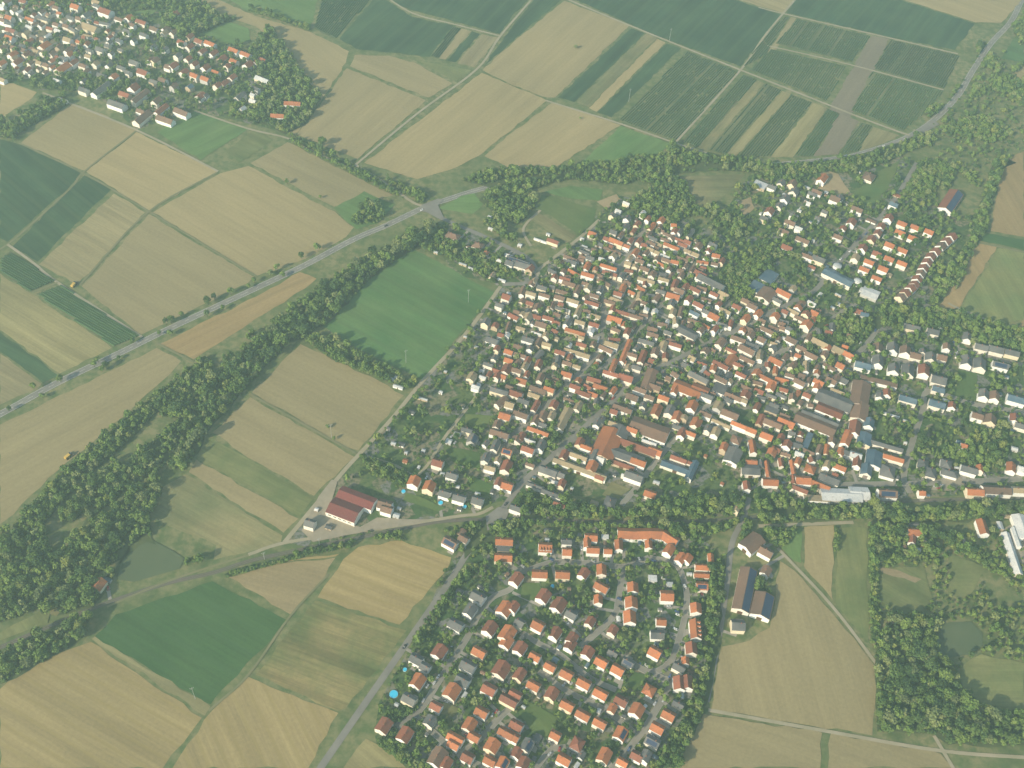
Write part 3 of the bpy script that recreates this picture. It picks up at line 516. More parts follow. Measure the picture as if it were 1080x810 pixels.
def mat_roof(name, c1, c2, rough=.75, spec=.3):
    m, nt, b = nodes(name)
    p = coords(nt, 'pos')
    c = mixc(nt, ramp(nt, noise(nt, p, .09, 3, .5), .35, .65), c1, c2)          # differs from roof to roof
    c = mixc(nt, 1.0, c, ramp(nt, noise(nt, p, 1.4, 4, .7), .25, .75, (.60,.64,.67), (1.3,1.26,1.22)), 'MULTIPLY')
    c = mixc(nt, ramp(nt, noise(nt, p, .35, 4, .7), .58, .78), c, (.13,.115,.09))
    oi = nt.nodes.new('ShaderNodeObjectInfo')
    c = mixc(nt, 1.0, c, ramp(nt, oi.outputs['Random'], 0, 1, (.8,.82,.84), (1.15,1.12,1.1)), 'MULTIPLY')
    nt.links.new(c, b.inputs['Base Color']); b.inputs['Roughness'].default_value = rough; b.inputs['Specular IOR Level'].default_value = spec; return m
ROOF = {
 'o': mat_roof('orange_tiles', (.44,.155,.062), (.36,.13,.06)),
 'r': mat_roof('red_brown_tiles', (.27,.095,.055), (.22,.085,.055)),
 'n': mat_roof('brown_tiles', (.21,.125,.085), (.17,.11,.08)),
 'g': mat_roof('slate_roofing', (.095,.10,.105), (.15,.148,.142)),
 'w': mat_roof('pale_metal_roofing', (.60,.60,.58), (.48,.5,.5), .5),
 'b': mat_roof('blue_grey_roofing', (.065,.115,.165), (.12,.17,.21), .45),
 't': mat_roof('weathered_ochre_roofing', (.36,.28,.165), (.30,.235,.15)),
 'k': mat_roof('hall_red_sheeting', (.19,.05,.042), (.17,.048,.042), .6),
}
SOLAR = mat_mix('solar_panels', (.02,.035,.075), (.03,.05,.10), 1.5, .2, .6)
WALL = [mat_mix('white_render', (.86,.85,.81), (.78,.77,.73), .4, .9, .2),
        mat_mix('cream_render', (.76,.67,.50), (.68,.59,.44), .4, .9, .2),
        mat_mix('warm_white_render', (.80,.75,.66), (.70,.64,.55), .4, .9, .2),
        mat_mix('grey_render', (.52,.51,.48), (.44,.43,.41), .4, .9, .2),
        mat_mix('sandstone', (.50,.40,.28), (.42,.34,.24), .5, .9, .2)]
GLASS = mat_mix('window_glass', (.035,.045,.055), (.05,.06,.07), 1, .15, .6)
FRAME = mat_mix('window_frame_paint', (.7,.7,.68), (.62,.62,.6), 1, .5)
WOOD = mat_mix('door_wood', (.14,.08,.045), (.10,.06,.035), 2, .6)
BRICK = mat_mix('chimney_brick', (.30,.13,.09), (.24,.11,.08), 2, .9)
ASPH = mat_mix('asphalt', (.235,.22,.19), (.18,.17,.15), .06, .9)
STREET = mat_mix('street_paving', (.19,.18,.155), (.27,.245,.20), .05, .9)
TRACK = mat_mix('farm_track_gravel', (.36,.31,.22), (.28,.25,.16), .05, .95)
GTRACK = mat_mix('grass_track', (.15,.16,.075), (.21,.19,.10), .06, .95)
BALLAST = mat_mix('ballast', (.135,.115,.095), (.10,.11,.07), .08, .95)
KERB = mat_mix('kerb_concrete', (.34,.33,.30), (.29,.28,.26), .5, .9)
PAINT = mat_mix('road_paint', (.75,.75,.72), (.62,.62,.6), .5, .7)
STEEL = mat_mix('rail_steel', (.2,.15,.12), (.25,.22,.2), .5, .5)
POLE = mat_mix('galvanised_lattice', (.44,.45,.42), (.36,.37,.35), 2, .6)
CONC = mat_mix('yard_gravel', (.33,.28,.205), (.27,.235,.17), .15, .95)
BARK = mat_mix('bark', (.09,.065,.045), (.06,.045,.03), 2, .95)
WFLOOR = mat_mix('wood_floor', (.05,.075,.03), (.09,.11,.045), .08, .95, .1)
WATER, nt_, b_ = nodes('pond_water')
c_ = mixc(nt_, ramp(nt_, noise(nt_, coords(nt_, 'pos'), .05, 4, .6), .3, .7), (.075,.105,.05), (.095,.12,.058))
nt_.links.new(c_, b_.inputs['Base Color']); b_.inputs['Roughness'].default_value = .75; b_.inputs['Specular IOR Level'].default_value = .25
POOLW = mat_mix('pool_water', (.04,.50,.78), (.07,.58,.84), .8, .2, .5)
POOLR = mat_mix('pool_liner', (.35,.62,.72), (.3,.55,.66), 1, .5)
def mat_leaf(name, c1, c2, c3):
    m, nt, b = nodes(name)
    p = coords(nt, 'pos')
    c = mixc(nt, ramp(nt, noise(nt, p, .07, 3, .6), .40, .60), c1, c2)        # differs from tree to tree
    c = mixc(nt, ramp(nt, noise(nt, p, .8, 3, .7), .5, .8), c, c3)
    oi = nt.nodes.new('ShaderNodeObjectInfo')
    c = mixc(nt, 1.0, c, ramp(nt, oi.outputs['Random'], 0, 1, (.65,.7,.72), (1.4,1.32,1.15)), 'MULTIPLY')
    nt.links.new(c, b.inputs['Base Color']); b.inputs['Roughness'].default_value = .8; b.inputs['Specular IOR Level'].default_value = .15
    return m
LEAF = [mat_leaf('broadleaf_foliage', (.062,.118,.03), (.12,.18,.048), (.15,.20,.06)),
        mat_leaf('dark_foliage', (.038,.078,.028), (.068,.115,.038), (.09,.14,.05)),
        mat_leaf('pale_willow_foliage', (.12,.16,.065), (.145,.175,.075), (.17,.2,.09)),
        mat_leaf('yellow_green_foliage', (.115,.155,.04), (.15,.18,.05), (.17,.2,.06))]
VINE = mat_leaf('vine_foliage', (.045,.10,.04), (.06,.115,.045), (.085,.135,.05))

# ------------------------------------------------------------------ ground, fields
def poly_px(s):
    v = [float(t) for t in s.split()]; return np.array([G(v[i], v[i+1]) for i in range(0, len(v), 2)])
def inside(poly, p):
    x, y = p; c = False; n = len(poly); j = n-1
    for i in range(n):
        xi, yi = poly[i]; xj, yj = poly[j]
        if (yi > y) != (yj > y) and x < (xj-xi)*(y-yi)/(yj-yi)+xi: c = not c
        j = i
    return c
def area(poly):
    x, y = poly[:,0], poly[:,1]; return abs(np.dot(x, np.roll(y,-1))-np.dot(y, np.roll(x,-1)))/2
def sheet(name, poly, z, mat, ang=0.0, jitter=0.0, head=0):
    """flat ground sheet with its local X axis along ang; long edges are slightly uneven"""
    c = poly.mean(0); pts = []
    n = len(poly)
    for i in range(n):
        a, b = poly[i], poly[(i+1)%n]; L = np.linalg.norm(b-a); k = max(1, int(L/9)) if jitter else 1
        nrm = np.array([-(b-a)[1], (b-a)[0]])/max(L,1e-6)
        for t in range(k):
            q = a+(b-a)*t/k
            if 0 < t: q = q+nrm*random.uniform(-jitter, jitter)
            pts.append(q)
    ca, sa = math.cos(-ang), math.sin(-ang)
    loc = [((p-c)[0]*ca-(p-c)[1]*sa, (p-c)[0]*sa+(p-c)[1]*ca, 0) for p in pts]
    bm = bmesh.new(); vs = [bm.verts.new(p) for p in loc]; f = bm.faces.new(vs); bm.normal_update()
    if f.normal.z < 0: f.normal_flip()
    if head:
        r_ = bmesh.ops.inset_region(bm, faces=bm.faces[:], thickness=head, depth=0, use_even_offset=True)
        for f_ in r_['faces']: f_.material_index = 1
    bmesh.ops.triangulate(bm, faces=bm.faces[:])
    me = bpy.data.meshes.new(name); bm.to_mesh(me); bm.free(); me.materials.append(mat)
    if head: me.materials.append(HEADM[mat.name])
    o = bpy.data.objects.new(name, me); o.location = (c[0], c[1], z); o.rotation_euler = (0,0,ang); return link(o)
def img_dir(px, py, deg):
    """ground azimuth of a direction seen in the photograph (deg clockwise from image right)"""
    a = G(px, py); b = G(px+8*math.cos(R(deg)), py+8*math.sin(R(deg))); return math.atan2(*(b-a)[::-1])

g = MB(); S = 3400.0
nx = 26
for i in range(nx):
    for j in range(nx):
        x0, x1 = -S+2*S*i/nx, -S+2*S*(i+1)/nx; y0, y1 = 700-S+2*S*j/nx, 700-S+2*S*(j+1)/nx
        g.face([(x0,y0,0),(x1,y0,0),(x1,y1,0),(x0,y1,0)])
tag(g.build('ground', mat_ground()), 'dry grassy ground between the fields', 'ground', kind='structure')

zc = [0.03]
def nextz(d=.004):
    zc[0] += d; return zc[0]
GARDENS = ['480 290 530 300 528 303 443 404 380 480 300 572 340 580 470 545 560 520 640 525 760 545 960 525 1080 520 1080 352 985 340 1000 310 1030 240 990 215 950 160 900 175 840 180 790 185 770 215 740 240 690 215 650 205 600 260 567 288 540 262 470 232 450 245',
           '395 775 405 810 430 830 650 830 700 810 745 740 762 650 760 590 740 565 690 556 500 560 470 600 440 670 400 740',
           '0 0 200 0 230 10 262 60 310 60 338 105 310 142 270 132 206 117 144 137 112 108 75 95 40 95 0 85']
for q in GARDENS:
    tag(sheet('garden_ground', poly_px(q), nextz(), mat_garden() if q == GARDENS[0] else bpy.data.materials['garden_ground']), 'patchwork of garden lawns, beds and yards', 'garden ground', kind='structure')
m_, nt_, b_ = nodes('yard_paving'); v_ = nt_.nodes.new('ShaderNodeTexVoronoi'); v_.inputs['Scale'].default_value = .09; v_.distance = 'CHEBYCHEV'
nt_.links.new(coords(nt_, 'pos', (1,1,1), R(-28)), v_.inputs['Vector']); h_ = nt_.nodes.new('ShaderNodeSeparateColor'); nt_.links.new(v_.outputs['Color'], h_.inputs[0])
c_ = mixc(nt_, ramp(nt_, h_.outputs[0], .3, .7), (.19,.175,.145), (.27,.235,.175)); c_ = mixc(nt_, ramp(nt_, h_.outputs[1], .44, .50), c_, (.075,.115,.04))
c_ = mixc(nt_, ramp(nt_, noise(nt_, coords(nt_, 'pos'), .2, 5, .7), .48, .66), c_, (.10,.115,.06)); nt_.links.new(c_, b_.inputs['Base Color']); b_.inputs['Roughness'].default_value = .95
CORES = [poly_px(q) for q in ('555 300 600 275 640 250 690 228 740 255 770 275 745 300 790 330 850 320 900 360 915 410 900 500 850 520 800 480 790 440 740 420 690 470 600 500 560 490 520 490 512 470 530 430 515 400 520 370 540 330', '0 5 100 5 135 25 110 60 60 85 0 80')]
for P in CORES: tag(sheet('yard', P, nextz(), m_, 0, 3), 'paved and gravelled courtyards between the packed roofs', 'yard', kind='structure')
FIELD_POLY = []; VROWS = []; PONDS = []
FDESC = {'tan':'pale tan stubble field','tangrey':'grey-tan stubble field','orangetan':'orange-tan stubble field','gold':'golden stubble field with straw lines','olivegold':'blotchy regrowing stubble field',
 'olivetan':'weedy olive-tan field','brown':'bare brown field','mauve':'bare brown strip of soil','olive':'rough fallow plot','olivegreen':'rough grass plot','green':'large green crop field','crop':'dark green crop field',
 'crop2':'deep green beet field','greenlight':'bright green pasture','meadow':'mown lawn','lightgreen':'pale green mown meadow','sandy':'bare sandy patch','vine':'striped vineyard soil'}
fields = []
for ln in FIELDS.strip().split('\n'):
    hd, pts = ln.split('|'); kind, deg = hd.split()
    poly = poly_px(pts); c = poly.mean(0); cx, cy = PX(c)
    ang = img_dir(cx, cy, float(deg))
    fn = 'lawn' if kind == 'meadow' else 'sand_patch' if kind == 'sandy' else 'field'
    o = sheet(fn, poly, nextz(), FM[kind], ang, 1.3, random.uniform(6,10) if FM[kind].name in HEADM and area(poly) > 9000 else 0)
    o['kind'] = 'structure'; fields.append((o, kind, c))
    FIELD_POLY.append(poly)
    if kind == 'vine': VROWS.append((poly, ang))
for w in ('125 612 122 598 130 585 144 573 152 566 166 573 184 582 194 589 190 600 166 607 142 614', '990 662 1000 657 1024 656 1036 668 1036 682 1024 690 1000 694 990 690 986 676'):
    p = poly_px(w); PONDS.append(p.mean(0)+(p-p.mean(0))*1.12); tag(sheet('pond', p, nextz(), WATER), 'murky algae-green pond among trees', 'pond', kind='structure')
for w, lb in (('318 560 336 524 350 506 356 508 345 545 380 556 398 546 430 548 452 548 440 552 390 560 330 572', 'gravel yard round the red hall'),
          ('860 478 885 440 905 450 895 470 880 500 858 500', 'paved factory yard'), ('985 510 1010 500 1020 512 1000 518 982 517','station forecourt'), ('1055 560 1080 545 1080 610 1068 600','paved yard')):
    tag(sheet('yard', poly_px(w), nextz(), CONC), lb, 'yard', kind='structure')

# vineyards: real rows of vines
for poly, ang in VROWS:
    d = np.array([math.cos(ang), math.sin(ang)]); nn = np.array([-d[1], d[0]]); c = poly.mean(0)
    u = (poly-c)@nn; mb = MB(); t = u.min()+1.2; thick = PX(c)[0] < 200
    while t < u.max()-1:
        xs = []
        for i in range(len(poly)):
            a, b = poly[i], poly[(i+1)%len(poly)]; ua, ub = (a-c)@nn, (b-c)@nn
            if (ua-t)*(ub-t) < 0: xs.append(((a+(b-a)*(t-ua)/(ub-ua))-c)@d)
        xs.sort()
        for s0, s1 in zip(xs[::2], xs[1::2]):
            s = s0+random.uniform(1,3); gapp = random.random() < (.02 if thick else .06)
            while s < s1-3:
                e = min(s+random.uniform(14, 45), s1-1.5); w = random.uniform(.85,1.15) if thick else random.uniform(.65,1.0); hh = random.uniform(1.0,1.5)*(0.5 if gapp else 1)
                P = lambda q, r, z: (c[0]+d[0]*q+nn[0]*(t+r), c[1]+d[1]*q+nn[1]*(t+r), z)
                mb.prism([P(s,-w,.1),P(s,w,.1),P(s,w*.55,hh),P(s,-w*.55,hh)], [P(e,-w,.1),P(e,w,.1),P(e,w*.55,hh),P(e,-w*.55,hh)])
                s = e+random.choice((.4,.4,.8) if thick else (.4,.4,2,5))
        t += random.choice((2.9,2.9,2.9,3.2)) *(.86 if thick else 1) if random.random() > .04 or thick else 6.0
    o = mb.build('vine_rows', VINE); tag(o, 'close parallel rows of green vines', 'vines', kind='stuff')
    fields.append((o, 'vines', poly.mean(0)))

# ------------------------------------------------------------------ roads
ROADPTS = []
def smooth(P):
    P = [np.array(p) for p in P]
    if len(P) < 3: 
        Q = P
    else:
        Q = []
        E = [2*P[0]-P[1]]+P+[2*P[-1]-P[-2]]
        for i in range(1, len(E)-2):
            for k in range(6):
                t = k/6; a,b,c,d = E[i-1],E[i],E[i+1],E[i+2]
                Q.append(.5*((2*b)+(-a+c)*t+(2*a-5*b+4*c-d)*t*t+(-a+3*b-3*c+d)*t**3))
        Q.append(P[-1])
    return np.array(Q)
def ribbon(mb, Q, off0, off1, z, m=0, dash=None, z2=None):
    T = np.gradient(Q, axis=0); T /= np.linalg.norm(T, axis=1)[:,None]; NN = np.stack([-T[:,1], T[:,0]], 1)
    acc = 0
    for i in range(len(Q)-1):
        L = np.linalg.norm(Q[i+1]-Q[i])
        if dash:
            n = max(1, int(L/dash)); 
            for k in range(n):
                if k % 3: continue
                a = Q[i]+(Q[i+1]-Q[i])*k/n; b = Q[i]+(Q[i+1]-Q[i])*(k+1)/n
                mb.face([(*(a+NN[i]*off0),z),(*(a+NN[i]*off1),z),(*(b+NN[i+1]*off1),z),(*(b+NN[i+1]*off0),z)], m)
            continue
        mb.face([(*(Q[i]+NN[i]*off0),z),(*(Q[i]+NN[i]*off1),z),(*(Q[i+1]+NN[i+1]*off1),z),(*(Q[i+1]+NN[i+1]*off0),z)], m)
def tube_rect(mb, Q, off, w, z0, z1, m=0):
    T = np.gradient(Q, axis=0); T /= np.linalg.norm(T, axis=1)[:,None]; NN = np.stack([-T[:,1], T[:,0]], 1)
    for i in range(len(Q)-1):
        a, b = Q[i], Q[i+1]
        f = lambda q, n, o, z: (*(q+n*o), z)
        mb.prism([f(a,NN[i],off,z0),f(a,NN[i],off+w,z0),f(a,NN[i],off+w,z1),f(a,NN[i],off,z1)],
                 [f(b,NN[i+1],off,z0),f(b,NN[i+1],off+w,z0),f(b,NN[i+1],off+w,z1),f(b,NN[i+1],off,z1)], m)
zr = .5
for ln in ROADS.strip().split('\n'):
    hd, pts = ln.split('|'); surf, w, nm = hd.split(); w = float(w)*(1.1 if nm == 'main' else 1.0)
    v = [float(t) for t in pts.split()]
    if abs(v[0]-v[2]) < 2: continue
    Q = smooth([G(v[i], v[i+1]) for i in range(0, len(v), 2)])
    for q in Q[::2]: ROADPTS.append((q[0], q[1], w/2))
    for a, b in zip(Q[:-1], Q[1:]):
        for t in np.arange(0, np.linalg.norm(b-a), 3): ROADPTS.append((*(a+(b-a)*t/np.linalg.norm(b-a)), w/2))
    zr += .006; z = zr-.3
    mb = MB()
    if surf == 'rail':
        ribbon(mb, Q, -w/2+.2, w/2-.2, z-.05)
        o = mb.build('railway_bed', BALLAST); tag(o, 'brown ballast bed of the single railway line', 'railway', kind='structure')
        mb = MB(); tube_rect(mb, Q, -.76, .08, z, z+.16); tube_rect(mb, Q, .68, .08, z, z+.16)
        o = mb.build('railway_track', STEEL); tag(o, 'pair of rusty rails on the ballast', 'railway track', kind='structure'); continue
    if surf == 'track':
        gr = w < 2.8
        ribbon(mb, Q, -w/2, w/2, z); o = mb.build('farm_track', GTRACK if gr else TRACK); tag(o, 'thin grassy track along field edges' if gr else 'pale unpaved farm track', 'track', kind='structure'); continue
    ribbon(mb, Q, -w/2, w/2, z)
    mats = [ASPH if nm in ('main','lane') else STREET, PAINT, KERB]
    if nm == 'main':
        ribbon(mb, Q, -w/2+.25, -w/2+.45, z+.006, 1); ribbon(mb, Q, w/2-.45, w/2-.25, z+.006, 1); ribbon(mb, Q, -.1, .1, z+.006, 1, dash=4)
    if nm == 'street':
        tube_rect(mb, Q, -w/2-.3, .3, 0, z+.1, 2); tube_rect(mb, Q, w/2, .3, 0, z+.1, 2)
    o = mb.build('road' if nm in ('main','lane') else 'street', mats)
    tag(o, {'main':'grey asphalt main road with white edge lines','lane':'grey asphalt country lane','street':'grey village street with pale kerbs'}[nm], 'road', kind='structure')
ROADPTS = np.array(ROADPTS)
# junction and level crossing aprons
for pts in ('437 223 446 216 462 210 468 211 462 217 468 230 462 231 450 224', '512 545 526 535 538 538 530 556 514 560', '955 146 985 126 990 132 972 142 965 150'):
    o = sheet('junction', poly_px(pts), .30+nextz(), ASPH); tag(o, 'widened asphalt road junction', 'junction', kind='structure')

# ------------------------------------------------------------------ buildings
ZW = {'estate':.55,'west':.30,'old':.36,'east':.28,'ne':.40,'farwest':.35}
BUILD = []     # dicts
zone = None
for ln in HOUSES.strip().split('\n'):
    if ln.startswith('#'): continue
    if ln.startswith('@'):
        p = ln[1:].split(); zone = p[0]; x0, y0, zm, slope = float(p[1]), float(p[2]), float(p[3]), float(p[4]); continue
    for e in ln.split(';'):
        t = e.split()
        if len(t) < 5: continue
        if t[3] == 'hip': t[3] = 'b'; t.append('hip')
        zx, zy, rc, d, L, W = float(t[0]), float(t[1]), t[2], t[3], float(t[4]), float(t[5])
        ty = t[6] if len(t) > 6 else 'house'
        x, y = x0+zx/zm, y0+zy/zm
        if not (-30 < x < 1110 and -30 < y < 840): continue
        k_ = {'estate':1.0,'old':1.06,'ne':1.2,'west':1.12,'east':1.22,'farwest':1.35}[zone]
        k_ = 1.28 if ty == 'barn' else k_; L *= k_*(1.12 if zone == 'old' and L > W else 1); W *= k_
        hz = {'shed':2.2,'flat':4,'barn':6}.get(ty, 6.0)
        c = G(x, y, hz)
        base = math.degrees(math.atan(slope)) if d in 'ab' else 3.0
        ang = img_dir(x, y, base) + (math.pi/2 if d in 'bv' else 0)
        BUILD.append(dict(c=c, ang=ang, L=L, W=W, rc=rc, ty=ty, zone=zone, px=(x, y)))
# drop doubles where two survey tiles overlap
keep = []
for b in BUILD:
    ok = True
    for k in keep:
        dd = np.linalg.norm(b['c']-k['c'])
        if dd < .33*(b['W']+k['W']) and not (b['ty'] == 'shed') and dd < 5: ok = False; break
    if ok: keep.append(b)
BUILD = keep
HC = [(b['c'], b) for b in BUILD]
def local(b, p):
    d = p-b['c']; ca, sa = math.cos(b['ang']), math.sin(b['ang']); return d[0]*ca+d[1]*sa, -d[0]*sa+d[1]*ca
GRID = {}
def reg(b):
    r = (b['L']+b['W'])/2+3
    for i in range(int((b['c'][0]-r)//20), int((b['c'][0]+r)//20)+1):
        for j in range(int((b['c'][1]-r)//20), int((b['c'][1]+r)//20)+1): GRID.setdefault((i,j), []).append(b)
for b in BUILD: reg(b)
def near_building(p, m):
    for b in GRID.get((int(p[0]//20), int(p[1]//20)), ()):
        u, v = local(b, p)
        if abs(u) < b['L']/2+m and abs(v) < b['W']/2+m: return True
    return False
def near_road(p, m):
    return bool(np.any((ROADPTS[:,0]-p[0])**2+(ROADPTS[:,1]-p[1])**2 < (ROADPTS[:,2]+m)**2))
# the old core and the far village are packed solid: close the gaps with smaller farm buildings
INFILL = [('old', '555 300 600 275 640 250 690 228 740 255 770 275 745 300 790 330 850 320 900 360 900 400 880 440 890 500 850 520 800 480 790 440 740 420 690 430 640 440 600 420 570 455 520 490 512 470 530 430 515 400 520 370 540 330', .36, 9.5, .9),
          ('farwest', '0 5 100 5 135 25 110 60 60 85 0 80', .35, 13, .8)]
for zn, pl, slope, step, prob in INFILL:
    P = poly_px(pl); c = P.mean(0); a0 = img_dir(*PX(c), math.degrees(math.atan(slope)))
    d = np.array([math.cos(a0), math.sin(a0)]); nn = np.array([-d[1], d[0]]); U = (P-c)@d; V = (P-c)@nn
    for u in np.arange(U.min(), U.max(), step):
        for v in np.arange(V.min(), V.max(), step*.8):
            p = c+d*(u+random.uniform(-3,3))+nn*(v+random.uniform(-3,3))
            if not inside(P, p) or random.random() > prob: continue
            L, W = random.choice((random.uniform(5,8), random.uniform(7,11), random.uniform(10,16))), random.uniform(4,7)
            a = a0+random.gauss(0,.16)+(math.pi/2 if random.random() < .45 else 0)
            b = dict(c=p, ang=a, L=L, W=W, rc=random.choice('orrnnnnggt'), ty='barn' if zn == 'old' and random.random() < .5 else 'house', zone=zn, px=PX(p))
            bad = near_road(p, W/2+.5)
            if not bad:
                for su in (-.5,-.25,0,.25,.5):
                    for sv in (-.5,0,.5):
                        q = p+np.array([math.cos(a)*L*su-math.sin(a)*W*sv, math.sin(a)*L*su+math.cos(a)*W*sv])
                        if near_building(q, -.3): bad = True; break
                    if bad: break
            if bad: continue
            BUILD.append(b); reg(b)

def roof_mesh(L, W, wh, pitch, ty, oh=.3, solar=False):
    """a pair of thick roof slabs (or a hipped or flat roof); slot 0 tiles, slot 1 solar panels"""
    mb = MB(); t = .22
    if ty == 'flat':
        mb.box(-L/2-.25, L/2+.25, -W/2-.25, W/2+.25, wh, wh+.35); 
        mb.box(-L/2+.3, L/2-.3, -W/2+.3, W/2-.3, wh+.35, wh+.39); return mb
    rise = W/2*pitch; e = rise/(W/2)*oh
    if ty == 'hip':
        x, y, z0, z1 = L/2+oh, W/2+oh, wh-e, wh+rise; r = max(.4, (L-W)/2+.6)
        A = [(-x,-y,z0),(x,-y,z0),(x,y,z0),(-x,y,z0)]; B = [(-r,0,z1),(r,0,z1)]
        mb.face([A[0],A[1],B[1],B[0]]); mb.face([A[1],A[2],B[1]]); mb.face([A[2],A[3],B[0],B[1]]); mb.face([A[3],A[0],B[0]])
        mb.prism([(p[0],p[1],p[2]-t) for p in A], A, caps=False); mb.face([(p[0],p[1],p[2]-t) for p in A][::-1])
        return mb
    x = L/2+oh*.7
    for s in (-1, 1):
        y = s*(W/2+oh); z0 = wh-e; z1 = wh+rise
        r0 = [(-x,y,z0),(-x,0,z1),(-x,0,z1+t),(-x,y,z0+t)]; r1 = [(x,q[1],q[2]) for q in r0]
        mb.prism(r0, r1) if s > 0 else mb.prism(r0[::-1], r1[::-1])
        if solar and s == solar:
            a, b_ = .2, .85; sx = L*.38
            P = lambda f: (y*(1-f), z0+t+(z1-z0)*f+.06)
            (ya, za), (yb, zb) = P(a), P(b_)
            mb.face([(-sx,ya,za),(sx,ya,za),(sx,yb,zb),(-sx,yb,zb)], 1)
    return mb
def wall_mesh(L, W, wh, pitch, ty):
    mb = MB(); x, y = L/2, W/2
    mb.box(-x, x, -y, y, 0, wh-.02, skip=(0,1))
    if ty in ('flat','hip'): return mb
    z = wh+W/2*pitch-.04
    mb.face([(x,-y,wh-.02),(x,y,wh-.02),(x,0,z)]); mb.face([(-x,y,wh-.02),(-x,-y,wh-.02),(-x,0,z)]); return mb
_wm = {}
def window_mesh(w=1.1, h=1.25):
    k = (w, h)
    if k not in _wm:
        mb = MB(); mb.box(-w/2, w/2, -.06, .02, 0, h, 0); mb.box(-w/2+.12, w/2-.12, -.085, -.05, .12, h-.12, 1)
        mb.box(-w/2-.1, w/2+.1, -.16, .0, -.1, -.003, 0)
        _wm[k] = mb.mesh('window', [FRAME, GLASS])
    return _wm[k]
_dm = []
def door_mesh():
    if not _dm:
        mb = MB(); mb.box(-.55, .55, -.08, .02, 0, 2.1, 0); mb.box(-.7, .7, -.8, .0, -.05, .12, 1); _dm.append(mb.mesh('door', [WOOD, KERB]))
    return _dm[0]
def put(name, me, parent, loc, rz=0.0):
    o = bpy.data.objects.new(name, me); o.location = loc; o.rotation_euler = (0,0,rz); return link(o, parent)
def props(b):
    ty = b['ty']; r = random.Random(int(b['c'][0]*7+b['c'][1]*13))
    if ty == 'shed': wh, pitch = r.uniform(1.9,2.4), .35
    elif ty == 'flat': wh, pitch = (2.6 if b['L']*b['W'] < 60 else 4.5), 0
    elif ty == 'barn': wh, pitch = (r.uniform(3.6,5.2), r.uniform(.55,.8)) if b['W'] < 11.5 else (5.5, .33)
    elif ty == 'hip': wh, pitch = 4.6, .62
    else:
        wh = r.uniform(5.0,6.2) if b['zone'] in ('estate','ne','east') else r.uniform(4.6,6.8); pitch = r.uniform(.60,.80)
        if b['W'] < 5.2: wh = r.uniform(3.4,4.6)
    if ty in ('house','dorm','solar','hip'):
        w = r.choices((0,1,2,3,4), (6,1,3,.2,.1) if b['zone'] in ('estate','ne','east') else (5,1.5,4,.4,.7))[0]
    elif ty == 'shed': w = r.choice((0,3,4))
    else: w = r.choice((0,0,1,2,2,3,4))
    b.update(wh=wh, pitch=pitch, wall=w, r=r); return b
for b in BUILD: props(b)

